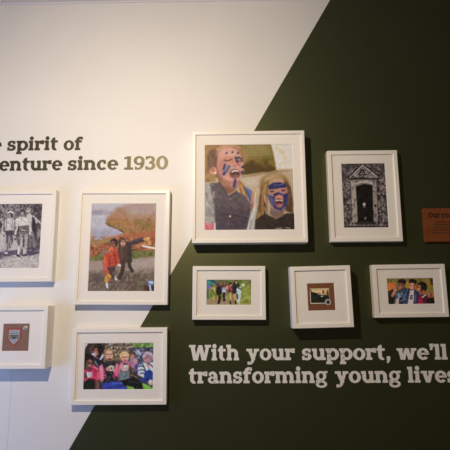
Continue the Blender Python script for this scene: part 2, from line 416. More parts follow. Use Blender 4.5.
# --- the old stone doorway, black and white
def pic_door():
    p = Paint([(7, 8), (303, 6), (27, 448), (331, 444)], 120, 170, (78, 66, 60), (190, 175, 156), 2)
    p.blotch(15, (128, 112, 102), .0, op=.8); p.blotch(13, (34, 26, 24), .05, op=.85); p.blotch(9, (150, 132, 120), .22, op=.7)
    p.poly([(0, 0), (130, 0), (50, 110), (0, 120)], (58, 48, 45), soft=8)
    p.blotch(22, (104, 92, 86), .05, 0, 110, 0, 100, op=.8); p.line([(5, 40), (55, 90)], 16, (96, 84, 80), soft=12, op=.6)
    p.poly([(170, 0), (320, 0), (320, 100), (265, 95)], (62, 50, 46), soft=8); p.blotch(14, (130, 115, 105), .1, 190, 320, 0, 100, op=.8)
    p.poly([(152, 5), (262, 100), (252, 122), (58, 126), (60, 105)], (112, 98, 88), soft=6)
    p.blotch(12, (48, 38, 34), .06, 70, 250, 30, 120, op=.85); p.blotch(10, (165, 148, 134), .2, 70, 250, 30, 120, op=.8)
    p.line([(70, 104), (152, 20), (246, 96)], 5, (176, 156, 140), soft=5, op=.8); p.line([(54, 108), (152, 6), (266, 100)], 9, (22, 16, 14), soft=4)
    p.poly([(150, 40), (182, 90), (120, 91)], (26, 19, 17), soft=4); p.poly([(150, 58), (166, 82), (136, 83)], (150, 132, 120), soft=5); p.ell(151, 72, 5, 6, (40, 30, 28), soft=4)
    p.line([(62, 116), (140, 112), (256, 116)], 11, (26, 19, 17), soft=6)
    # jambs and lintel
    p.poly([(72, 130), (112, 140), (118, 410), (84, 410)], (150, 132, 116), soft=6)
    p.poly([(214, 140), (246, 128), (256, 405), (228, 405)], (132, 115, 102), soft=6)
    p.blotch(13, (92, 78, 70), .06, 70, 118, 130, 410, op=.7); p.blotch(13, (80, 66, 60), .06, 214, 258, 130, 410, op=.7)
    p.line([(70, 140), (82, 400)], 4, (38, 29, 27), soft=5); p.line([(250, 135), (262, 400)], 4, (38, 29, 27), soft=5)
    p.poly([(98, 150), (130, 128), (185, 124), (222, 136), (226, 160), (190, 148), (150, 150), (108, 165)], (158, 141, 126), soft=6)
    p.line([(106, 158), (150, 146), (188, 148), (222, 158)], 4, (60, 48, 44), soft=4)
    # door
    p.poly([(108, 166), (160, 150), (220, 160), (226, 405), (122, 408)], (16, 11, 10), soft=5)
    for x in (130, 152, 176, 200): p.line([(x, 165), (x + 4, 400)], 2, (30, 22, 20), soft=4, op=.8)
    p.ell(164, 290, 9, 13, (190, 172, 160), soft=6); p.ell(165, 304, 7, 10, (96, 82, 76), soft=8); p.ell(171, 382, 5, 8, (140, 124, 114), soft=6)
    p.ell(239, 298, 8, 8, (18, 12, 11), soft=5)
    p.poly([(105, 408), (235, 404), (245, 422), (110, 428)], (40, 31, 29), soft=5)
    p.line([(30, 428), (330, 424)], 6, (110, 96, 88), soft=8, op=.7); p.line([(30, 440), (330, 438)], 8, (34, 26, 25), soft=8)
    p.mottle(8, 14)
    return p

# --- two walkers above a lake
def pic_lake():
    p = Paint([(25, 6), (349, 4), (4, 444), (338, 444)], 150, 196, (165, 145, 140), (235, 217, 199), 3)
    p.grad(0, 110, (188, 178, 178), (176, 150, 142))
    p.poly([(150, 28), (260, 0), (360, 0), (360, 170), (100, 150), (95, 90)], (164, 118, 90), soft=24)
    p.poly([(190, 20), (300, 0), (360, 0), (360, 60), (220, 70)], (170, 140, 128), soft=34)
    p.poly([(97, 85), (150, 78), (220, 100), (360, 95), (360, 165), (180, 155), (100, 118)], (160, 110, 66), soft=14)
    p.blotch(22, (132, 100, 52), .03, 95, 350, 70, 165, op=.7); p.blotch(14, (186, 122, 74), .1, 120, 350, 60, 165, op=.7); p.blotch(12, (104, 84, 50), .18, 95, 350, 80, 160, op=.7)
    p.poly([(0, 60), (98, 66), (96, 112), (150, 135), (176, 155), (70, 196), (0, 200)], (184, 170, 172), soft=6)
    p.poly([(0, 130), (150, 140), (170, 156), (70, 196), (0, 200)], (164, 152, 160), soft=26, op=.8)
    p.poly([(0, 40), (60, 36), (125, 48), (98, 66), (0, 66)], (162, 148, 150), soft=10); p.blotch(9, (124, 112, 116), .08, 10, 125, 42, 68, op=.8)
    p.line([(25, 70), (95, 69)], 3, (200, 188, 190), soft=4)
    p.line([(97, 104), (108, 118), (160, 136)], 5, (100, 78, 52), soft=6); p.line([(168, 142), (184, 152)], 8, (70, 58, 52), soft=5); p.line([(170, 150), (180, 158)], 4, (206, 194, 190), soft=4)
    p.poly([(0, 196), (70, 190), (180, 160), (350, 145), (350, 270), (0, 280)], (168, 94, 64), soft=10)
    p.blotch(14, (132, 72, 46), .03, 0, 350, 170, 270, op=.8); p.blotch(11, (198, 128, 84), .1, 0, 350, 160, 270, op=.8); p.blotch(9, (96, 66, 44), .2, 0, 350, 190, 275, op=.8)
    p.poly([(10, 190), (80, 190), (140, 178), (120, 200), (20, 220)], (158, 118, 72), soft=10)
    p.poly([(0, 282), (100, 256), (350, 240), (350, 272), (220, 285), (0, 302)], (118, 112, 58), soft=9); p.blotch(11, (86, 84, 40), .06, 0, 350, 245, 298, op=.8)
    p.poly([(0, 298), (100, 290), (230, 284), (350, 270), (350, 450), (0, 450)], (150, 124, 106), soft=8)
    p.poly([(220, 288), (350, 276), (350, 325), (220, 335)], (176, 150, 134), soft=16); p.poly([(0, 300), (85, 296), (85, 345), (0, 350)], (164, 138, 122), soft=16)
    p.poly([(0, 350), (140, 345), (240, 360), (350, 370), (350, 450), (0, 450)], (122, 98, 82), soft=26)
    p.blotch(18, (108, 86, 74), .03, 0, 350, 335, 450, op=.7); p.blotch(8, (170, 148, 130), .18, 0, 350, 300, 450, op=.5); p.blotch(11, (84, 66, 56), .15, 0, 350, 350, 450, op=.6)
    p.blotch(12, (98, 92, 56), .1, 230, 350, 345, 450, op=.9)
    # figure in the dark coat, arm out
    p.line([(205, 212), (250, 196), (292, 184)], 22, (62, 44, 50), soft=6); p.line([(210, 204), (280, 182)], 4, (92, 72, 82), soft=5)
    p.line([(290, 184), (304, 190), (314, 208)], 18, (206, 146, 80), soft=6); p.ell(306, 182, 8, 6, (226, 176, 112), soft=5); p.line([(296, 196), (302, 206)], 5, (120, 76, 44), soft=5)
    p.poly([(160, 212), (200, 196), (220, 210), (226, 300), (164, 310), (154, 250)], (82, 58, 48), soft=6); p.poly([(200, 200), (222, 212), (226, 300), (206, 302)], (60, 44, 42), soft=8)
    p.line([(172, 230), (178, 300)], 5, (108, 78, 62), soft=6)
    p.line([(184, 300), (178, 345), (165, 378)], 19, (66, 48, 42), soft=5); p.line([(210, 296), (216, 325), (228, 345)], 16, (58, 42, 40), soft=5)
    p.line([(158, 314), (166, 318)], 9, (232, 212, 194), soft=5)
    p.ell(177, 200, 19, 23, (84, 58, 46), soft=6); p.ell(181, 207, 12, 16, (206, 150, 124), soft=5); p.line([(174, 200), (190, 198)], 5, (96, 62, 54), soft=4); p.ell(182, 217, 6, 3, (150, 86, 72), soft=4)
    # figure in the orange-red jacket
    p.ell(136, 204, 20, 22, (54, 36, 34), soft=6); p.ell(131, 212, 13, 16, (148, 92, 74), soft=5); p.line([(124, 208), (140, 207)], 4, (70, 42, 38), soft=3); p.ell(130, 222, 6, 3, (110, 58, 48), soft=4)
    p.poly([(84, 268), (112, 238), (142, 236), (158, 258), (166, 300), (144, 318), (100, 326), (86, 330)], (196, 74, 50), soft=6)
    p.line([(92, 290), (98, 340), (104, 362)], 25, (200, 80, 54), soft=6); p.line([(110, 270), (114, 322)], 5, (140, 42, 32), soft=6); p.line([(88, 270), (96, 340)], 5, (218, 112, 82), soft=6)
    for y in (272, 290, 306): p.line([(116, y), (156, y - 8)], 4, (146, 46, 40), soft=5, op=.8)
    p.line([(136, 250), (148, 314)], 5, (118, 38, 38), soft=5)
    p.line([(72, 262), (92, 246), (112, 248)], 14, (140, 112, 98), soft=7); p.line([(110, 244), (126, 228), (130, 240)], 8, (222, 110, 84), soft=5)
    p.poly([(100, 326), (144, 320), (140, 350), (112, 352)], (82, 60, 54), soft=6)
    p.line([(98, 388), (112, 368)], 24, (208, 142, 66), soft=6); p.line([(102, 374), (118, 388)], 7, (150, 92, 46), soft=5); p.line([(92, 380), (98, 372)], 5, (232, 180, 110), soft=5)
    p.line([(100, 404), (103, 424)], 9, (232, 218, 202), soft=5); p.line([(138, 372), (148, 386)], 9, (228, 212, 196), soft=5)
    p.line([(118, 352), (134, 374)], 12, (74, 54, 48), soft=6); p.ell(60, 380, 26, 14, (96, 78, 68), soft=16, op=.7)
    # pale arm of a signpost, and the bluish bag in the corner
    p.line([(280, 220), (300, 224), (345, 232)], 9, (236, 222, 210), soft=5)
    p.poly([(302, 390), (334, 390), (332, 416), (306, 414)], (120, 130, 160), soft=6); p.line([(314, 398), (328, 400)], 8, (206, 216, 232), soft=5)
    p.line([(314, 416), (319, 440)], 8, (214, 206, 204), soft=5); p.poly([(322, 414), (338, 414), (338, 440), (328, 440)], (44, 32, 52), soft=5); p.poly([(285, 412), (304, 412), (310, 442), (285, 442)], (92, 62, 42), soft=6); p.poly([(300, 416), (310, 416), (314, 440), (304, 440)], (40, 38, 66), soft=5)
    p.mottle(8, 8); p.jit(9, 7)
    return p

# --- children in pink jackets drinking from mugs
def pic_group():
    p = Paint([(12, 7), (449, 7), (3, 307), (443, 307)], 207, 144, (70, 58, 54), (205, 189, 176), 4)
    p.poly([(120, 0), (330, 0), (330, 120), (120, 120)], (128, 106, 84), soft=10)
    for y in (20, 46, 70, 94):
        p.line([(130, y), (330, y + 2)], 8, (70, 56, 48), soft=7)
        p.blotch(9, (202, 180, 148), .02, 140, 330, y - 18, y + 2, soft=4, op=.85); p.blotch(9, (58, 44, 40), .12, 130, 330, y - 18, y + 6, soft=4, op=.9)
    p.blotch(12, (164, 120, 70), .12, 190, 330, 60, 125, op=.7)
    p.poly([(0, 0), (40, 0), (46, 46), (16, 58), (0, 50)], (196, 174, 156), soft=7); p.line([(20, 10), (36, 40)], 6, (226, 208, 192), soft=6)
    p.poly([(38, 0), (140, 0), (140, 40), (60, 60), (14, 110), (10, 60)], (48, 36, 34), soft=8); p.blotch(11, (118, 92, 66), .08, 40, 140, 0, 70, op=.8); p.blotch(10, (140, 60, 40), .25, 40, 140, 0, 60, op=.6)
    p.poly([(310, 0), (450, 0), (450, 42), (320, 36)], (116, 146, 70), soft=8); p.blotch(13, (72, 96, 50), .03, 310, 450, 0, 46, op=.8); p.blotch(10, (160, 180, 110), .2, 310, 450, 0, 46, op=.7)
    p.poly([(290, 45), (450, 36), (450, 130), (300, 140)], (66, 66, 82), soft=9)
    p.blotch(11, (36, 36, 46), .04, 290, 450, 40, 150, op=.9); p.blotch(9, (132, 136, 156), .14, 290, 450, 40, 150, op=.9); p.blotch(10, (92, 74, 70), .16, 290, 450, 40, 150, op=.8)
    p.ell(346, 70, 14, 18, (150, 150, 160), soft=8); p.line([(352, 60), (366, 84)], 6, (206, 204, 206), soft=5)
    # child between, in mauve
    p.ell(306, 84, 24, 25, (84, 62, 48), soft=8); p.ell(314, 98, 13, 16, (180, 122, 104), soft=7)
    p.poly([(296, 120), (345, 116), (350, 190), (306, 190)], (150, 116, 136), soft=8); p.ell(330, 124, 14, 16, (200, 142, 138), soft=8); p.blotch(9, (110, 84, 110), .1, 296, 350, 120, 190, op=.7)
    p.poly([(330, 150), (356, 146), (360, 214), (332, 220)], (84, 54, 112), soft=8)
    # boy at the back left with a mug
    p.ell(98, 48, 36, 34, (40, 26, 24), soft=8); p.ell(86, 64, 18, 22, (166, 104, 82), soft=7); p.line([(74, 58), (92, 54)], 4, (76, 42, 36), soft=4); p.ell(80, 70, 5, 5, (196, 130, 106), soft=5)
    p.ell(112, 52, 18, 30, (32, 22, 22), soft=8)
    p.poly([(70, 108), (110, 84), (140, 92), (140, 150), (86, 160)], (32, 30, 40), soft=7); p.poly([(104, 112), (128, 78), (136, 92), (114, 118)], (206, 196, 200), soft=5); p.line([(120, 92), (112, 110)], 4, (150, 140, 156), soft=4)
    p.ell(70, 86, 15, 14, (184, 154, 156), soft=6); p.ell(62, 82, 7, 8, (210, 186, 184), soft=5); p.line([(78, 96), (92, 104)], 8, (150, 92, 80), soft=6); p.line([(66, 112), (80, 130), (94, 152)], 10, (122, 110, 118), soft=8)
    # girl in pink, front left
    p.ell(40, 116, 36, 40, (32, 20, 20), soft=8); p.ell(44, 140, 22, 28, (112, 66, 54), soft=6); p.ell(48, 128, 12, 8, (140, 86, 70), soft=8)
    p.line([(31, 136), (40, 135)], 5, (38, 20, 18), soft=4); p.line([(50, 135), (58, 136)], 5, (38, 20, 18), soft=4); p.ell(45, 146, 5, 5, (136, 80, 66), soft=5); p.ell(45, 157, 11, 5, (60, 24, 24), soft=5); p.line([(37, 155), (53, 155)], 4, (220, 192, 182), soft=4)
    p.ell(10, 122, 9, 34, (36, 24, 24), soft=7)
    p.poly([(2, 190), (24, 176), (40, 172), (66, 152), (96, 166), (108, 220), (100, 262), (60, 254), (10, 262)], (204, 58, 84), soft=7)
    p.poly([(66, 158), (92, 166), (100, 200), (82, 230), (66, 190)], (178, 40, 68), soft=10); p.line([(72, 160), (96, 176)], 9, (232, 112, 128), soft=8); p.line([(8, 188), (16, 240)], 11, (224, 96, 110), soft=9); p.line([(96, 200), (96, 250)], 8, (226, 92, 112), soft=8)
    p.blotch(14, (158, 34, 62), .1, 5, 105, 170, 255, op=.7); p.ell(46, 176, 18, 9, (96, 44, 48), soft=8)
    p.ell(20, 216, 14, 22, (96, 58, 50), soft=7); p.poly([(26, 196), (62, 194), (60, 224), (34, 230)], (188, 176, 172), soft=5); p.line([(30, 200), (36, 226)], 7, (214, 204, 200), soft=5); p.line([(56, 198), (55, 224)], 6, (150, 132, 134), soft=5)
    p.poly([(2, 262), (40, 236), (76, 240), (82, 310), (0, 310)], (26, 26, 22), soft=6); p.poly([(80, 250), (112, 240), (116, 310), (76, 310)], (92, 58, 54), soft=8); p.line([(92, 256), (96, 306)], 8, (132, 84, 78), soft=7); p.line([(110, 250), (118, 300)], 6, (40, 36, 34), soft=6)
    # second girl with pink sleeves, laughing
    p.ell(166, 84, 36, 38, (128, 92, 66), soft=8); p.line([(142, 56), (166, 48), (190, 58)], 9, (160, 120, 84), soft=8); p.ell(168, 90, 23, 30, (204, 148, 122), soft=6); p.ell(166, 66, 18, 9, (210, 160, 132), soft=8)
    p.line([(152, 82), (164, 80)], 5, (78, 46, 42), soft=4); p.line([(174, 80), (186, 82)], 5, (78, 46, 42), soft=4); p.ell(169, 94, 6, 6, (190, 122, 102), soft=5); p.ell(169, 110, 13, 9, (104, 36, 38), soft=5); p.line([(158, 105), (180, 105)], 4, (226, 202, 190), soft=3)
    p.line([(142, 70), (136, 126)], 8, (154, 112, 76), soft=7); p.line([(194, 66), (202, 116)], 8, (100, 70, 50), soft=7)
    p.poly([(124, 150), (160, 124), (210, 132), (224, 190), (216, 262), (128, 268)], (40, 34, 38), soft=7); p.line([(146, 128), (166, 142), (190, 128)], 7, (60, 56, 58), soft=7)
    p.poly([(106, 160), (122, 142), (138, 186), (150, 226), (120, 258), (102, 226)], (222, 104, 126), soft=7); p.line([(114, 160), (126, 230)], 9, (240, 136, 150), soft=8); p.line([(134, 180), (144, 226)], 7, (176, 64, 92), soft=7)
    p.poly([(196, 196), (212, 136), (226, 150), (226, 224), (198, 228)], (224, 80, 122), soft=7); p.line([(214, 150), (214, 200)], 7, (240, 130, 150), soft=7); p.line([(192, 220), (220, 224)], 9, (190, 40, 96), soft=6)
    p.poly([(154, 166), (176, 150), (200, 158), (200, 184), (170, 194)], (192, 178, 150), soft=6); p.ell(160, 176, 15, 12, (190, 128, 112), soft=6); p.ell(182, 172, 6, 7, (96, 84, 72), soft=5); p.ell(196, 184, 8, 10, (196, 136, 120), soft=6); p.line([(166, 190), (190, 192)], 5, (70, 50, 50), soft=5)
    p.blotch(10, (96, 84, 88), .1, 126, 216, 195, 266, op=.8); p.blotch(9, (14, 12, 16), .1, 126, 216, 195, 266, op=.7)
    # third child, fair hair, pink scarf and mug
    p.ell(264, 90, 30, 28, (192, 150, 106), soft=7); p.ell(266, 104, 22, 27, (212, 152, 120), soft=6); p.line([(238, 92), (246, 74), (264, 68), (288, 84)], 7, (216, 176, 132), soft=5); p.ell(266, 88, 17, 7, (220, 166, 132), soft=7)
    p.line([(250, 100), (262, 99)], 5, (92, 56, 48), soft=4); p.line([(272, 99), (284, 100)], 5, (92, 56, 48), soft=4); p.ell(267, 110, 6, 6, (196, 124, 96), soft=5); p.ell(267, 121, 9, 4, (128, 54, 54), soft=4)
    p.poly([(224, 170), (240, 136), (266, 150), (296, 136), (322, 180), (330, 250), (230, 250)], (110, 98, 98), soft=7)
    p.line([(228, 196), (232, 160), (248, 138), (266, 130), (290, 136), (306, 160), (312, 190)], 14, (192, 98, 118), soft=7); p.line([(232, 176), (248, 144)], 5, (222, 140, 152), soft=5); p.line([(300, 150), (310, 184)], 5, (140, 58, 84), soft=5)
    p.poly([(246, 152), (288, 148), (286, 186), (250, 190)], (188, 160, 152), soft=6); p.ell(250, 168, 10, 14, (202, 142, 126), soft=6); p.ell(286, 164, 10, 13, (206, 150, 132), soft=6); p.blotch(8, (136, 100, 100), .1, 246, 290, 150, 194, op=.7); p.ell(268, 160, 11, 7, (212, 196, 188), soft=6)
    p.poly([(232, 206), (286, 196), (290, 234), (236, 244)], (110, 122, 118), soft=9); p.blotch(9, (78, 96, 98), .06, 232, 290, 198, 244, op=.7); p.blotch(9, (150, 156, 146), .16, 232, 290, 198, 244, op=.7)
    p.poly([(290, 160), (320, 174), (345, 230), (300, 242)], (72, 54, 44), soft=8); p.blotch(8, (166, 140, 104), .1, 292, 352, 170, 240, op=.8); p.blotch(8, (36, 28, 26), .1, 292, 352, 170, 240, op=.8)
    # right child in a striped fleece, mug raised
    p.ell(412, 98, 35, 34, (168, 140, 146), soft=8); p.ell(406, 116, 22, 22, (180, 122, 116), soft=8); p.line([(384, 96), (404, 72), (432, 84)], 9, (196, 170, 170), soft=8); p.line([(400, 92), (424, 100), (436, 122)], 7, (120, 92, 98), soft=7)
    p.line([(392, 110), (404, 108)], 5, (88, 54, 58), soft=4)
    p.poly([(346, 160), (374, 132), (404, 140), (420, 190), (400, 240), (350, 214)], (202, 204, 216), soft=6)
    for q in ([(350, 162), (368, 156), (388, 164)], [(354, 186), (374, 180), (392, 190)], [(376, 140), (386, 166), (400, 198)], [(362, 206), (380, 202), (396, 216)], [(364, 146), (372, 136)]):
        p.line(q, 7, (44, 50, 86), soft=5)
    p.poly([(390, 196), (420, 180), (448, 176), (448, 250), (408, 262), (384, 240)], (38, 60, 128), soft=6); p.blotch(11, (26, 38, 92), .06, 388, 446, 184, 256, op=.7); p.poly([(426, 138), (448, 132), (448, 190), (420, 182)], (198, 196, 208), soft=6); p.line([(428, 150), (446, 170)], 7, (40, 46, 84), soft=5); p.line([(436, 186), (446, 196)], 7, (206, 204, 212), soft=5)
    p.ell(416, 160, 12, 12, (210, 158, 142), soft=6); p.ell(412, 148, 9, 6, (160, 106, 100), soft=6); p.ell(428, 262, 16, 18, (196, 160, 158), soft=7); p.ell(424, 256, 7, 7, (224, 204, 200), soft=6)
    # laps, blue trousers, grass
    p.poly([(126, 268), (190, 254), (262, 258), (286, 310), (126, 310)], (48, 62, 136), soft=6); p.line([(160, 296), (262, 278)], 9, (30, 40, 98), soft=9, op=.8); p.line([(190, 268), (250, 266)], 6, (82, 98, 168), soft=7)
    p.poly([(236, 250), (330, 228), (366, 262), (384, 310), (330, 310), (268, 284)], (24, 22, 22), soft=6); p.line([(290, 254), (350, 268)], 5, (52, 50, 52), soft=6)
    p.poly([(276, 280), (320, 292), (334, 310), (284, 310)], (118, 156, 58), soft=5); p.poly([(374, 264), (410, 280), (446, 300), (446, 310), (384, 310)], (110, 160, 56), soft=5); p.line([(386, 276), (420, 296)], 6, (150, 190, 84), soft=6)
    p.poly([(356, 232), (392, 240), (402, 266), (370, 262)], (40, 54, 112), soft=6)
    p.mottle(7, 12); p.jit(8, 9)
    return p

# --- two ramblers and a child, black and white
def pic_ramblers():
    p = Paint([(-6, 8), (295, 7), (-28, 444), (271, 442)], 130, 190, (104, 92, 92), (231, 217, 207), 5)
    p.blotch(18, (148, 136, 134), .02, y1=270, op=.8); p.blotch(13, (58, 46, 50), .03, y1=270, op=.85); p.blotch(8, (184, 170, 164), .16, y1=190, op=.85)
    p.poly([(20, 40), (60, 20), (110, 50), (110, 110), (24, 120)], (146, 134, 130), soft=20, op=.7); p.blotch(8, (78, 66, 68), .1, 10, 130, 20, 120, op=.7)
    p.poly([(228, 20), (300, 0), (300, 300), (235, 240)], (74, 62, 66), soft=14); p.blotch(9, (128, 116, 114), .05, 220, 300, 0, 300, op=.8)
    p.poly([(-30, 214), (60, 200), (110, 230), (130, 300), (280, 300), (280, 450), (-30, 450)], (192, 176, 166), soft=10)
    p.poly([(-30, 335), (110, 322), (190, 308), (290, 280), (290, 340), (200, 362), (110, 350), (-30, 392)], (84, 72, 84), soft=8); p.line([(20, 385), (60, 350)], 6, (92, 80, 88), soft=5); p.blotch(10, (150, 136, 136), .14, -30, 290, 310, 380, op=.7)
    p.blotch(9, (154, 138, 132), .08, -30, 280, 350, 450, op=.6); p.blotch(8, (214, 200, 188), .18, -30, 280, 360, 450, op=.7)
    # left rambler in a sun hat
    p.line([(58, 190), (56, 260), (48, 330)], 20, (92, 78, 82), soft=7); p.line([(74, 190), (84, 255), (70, 300)], 20, (96, 82, 86), soft=7)
    p.line([(66, 230), (62, 310)], 5, (176, 160, 152), soft=5); p.line([(50, 280), (46, 322)], 9, (190, 174, 164), soft=6); p.line([(42, 340), (54, 342)], 11, (222, 210, 198), soft=5); p.line([(78, 262), (78, 296)], 7, (180, 164, 156), soft=5)
    p.poly([(38, 184), (94, 180), (98, 216), (70, 226), (40, 220)], (80, 66, 74), soft=6); p.line([(20, 200), (32, 212)], 14, (206, 192, 182), soft=6); p.line([(26, 218), (34, 232)], 6, (60, 48, 54), soft=5)
    p.poly([(30, 124), (52, 106), (90, 106), (106, 130), (96, 188), (40, 192)], (206, 192, 182), soft=6); p.blotch(9, (170, 154, 148), .1, 30, 106, 110, 190, op=.7)
    p.line([(34, 120), (22, 160), (18, 192)], 12, (186, 172, 164), soft=6); p.line([(34, 110), (28, 150)], 5, (66, 54, 58), soft=6); p.line([(104, 126), (100, 180)], 10, (150, 136, 132), soft=6); p.line([(98, 196), (112, 240)], 9, (100, 86, 88), soft=7)
    p.line([(48, 108), (44, 180)], 4, (130, 114, 112), soft=5); p.line([(86, 108), (90, 180)], 4, (130, 114, 112), soft=5)
    p.ell(73, 84, 17, 20, (86, 70, 72), soft=6); p.ell(68, 90, 9, 12, (180, 164, 156), soft=5); p.ell(80, 88, 7, 12, (52, 40, 44), soft=5); p.line([(56, 72), (72, 62), (90, 72)], 9, (226, 214, 204), soft=5)
    # middle rambler carrying the child
    p.line([(148, 215), (152, 280), (132, 345)], 22, (168, 152, 144), soft=6); p.line([(182, 215), (184, 280), (172, 345)], 22, (180, 164, 154), soft=6); p.line([(160, 230), (164, 300)], 6, (66, 54, 58), soft=6); p.line([(156, 240), (146, 300)], 5, (214, 200, 188), soft=5)
    p.line([(134, 300), (130, 346)], 11, (224, 210, 198), soft=6); p.line([(168, 310), (166, 346)], 9, (214, 200, 188), soft=6); p.line([(122, 354), (138, 362)], 12, (52, 42, 46), soft=5); p.line([(158, 354), (184, 354)], 11, (72, 58, 62), soft=5)
    p.poly([(134, 160), (190, 154), (196, 208), (170, 222), (136, 214)], (126, 110, 106), soft=6); p.line([(146, 160), (190, 158)], 7, (50, 40, 44), soft=5); p.line([(150, 172), (188, 184)], 6, (78, 66, 68), soft=5); p.line([(144, 196), (188, 200)], 7, (92, 78, 78), soft=5); p.line([(148, 186), (180, 192)], 4, (196, 182, 172), soft=4)
    p.poly([(108, 114), (140, 98), (180, 100), (206, 120), (192, 156), (132, 162)], (216, 202, 190), soft=6); p.line([(140, 108), (186, 140)], 3, (150, 134, 128), soft=4); p.line([(128, 130), (134, 158)], 4, (172, 156, 148), soft=4)
    p.line([(112, 122), (122, 170), (108, 212)], 14, (210, 196, 186), soft=6); p.line([(130, 164), (124, 200), (130, 226)], 8, (76, 62, 66), soft=6); p.ell(104, 236, 8, 10, (196, 180, 172), soft=6); p.ell(106, 248, 6, 6, (60, 48, 52), soft=5)
    p.ell(158, 64, 17, 18, (66, 52, 54), soft=6); p.ell(155, 76, 11, 14, (184, 168, 158), soft=5); p.line([(147, 73), (163, 72)], 4, (92, 76, 76), soft=3); p.line([(150, 84), (160, 84)], 3, (100, 80, 80), soft=3)
    # child on the arm
    p.poly([(184, 84), (206, 72), (222, 92), (218, 134), (192, 140)], (202, 188, 178), soft=6); p.ell(198, 50, 14, 16, (170, 154, 146), soft=6); p.ell(192, 60, 10, 10, (206, 190, 180), soft=5); p.line([(186, 58), (196, 56)], 3, (90, 74, 74), soft=3)
    p.line([(204, 146), (212, 190), (206, 212)], 18, (206, 192, 182), soft=6); p.line([(198, 160), (200, 206)], 5, (120, 104, 102), soft=5)
    p.poly([(224, 94), (246, 112), (244, 200), (220, 186)], (54, 42, 48), soft=8); p.line([(228, 92), (256, 118), (284, 146)], 9, (206, 192, 182), soft=5); p.line([(242, 106), (252, 138)], 10, (190, 176, 168), soft=7)
    p.line([(226, 205), (240, 300)], 11, (140, 126, 120), soft=8); p.line([(204, 224), (208, 300)], 9, (126, 110, 108), soft=8); p.ell(270, 210, 14, 30, (146, 132, 126), soft=10); p.line([(196, 240), (194, 310)], 6, (60, 48, 54), soft=6)
    p.mottle(6, 16); p.mottle(10, 10)
    return p

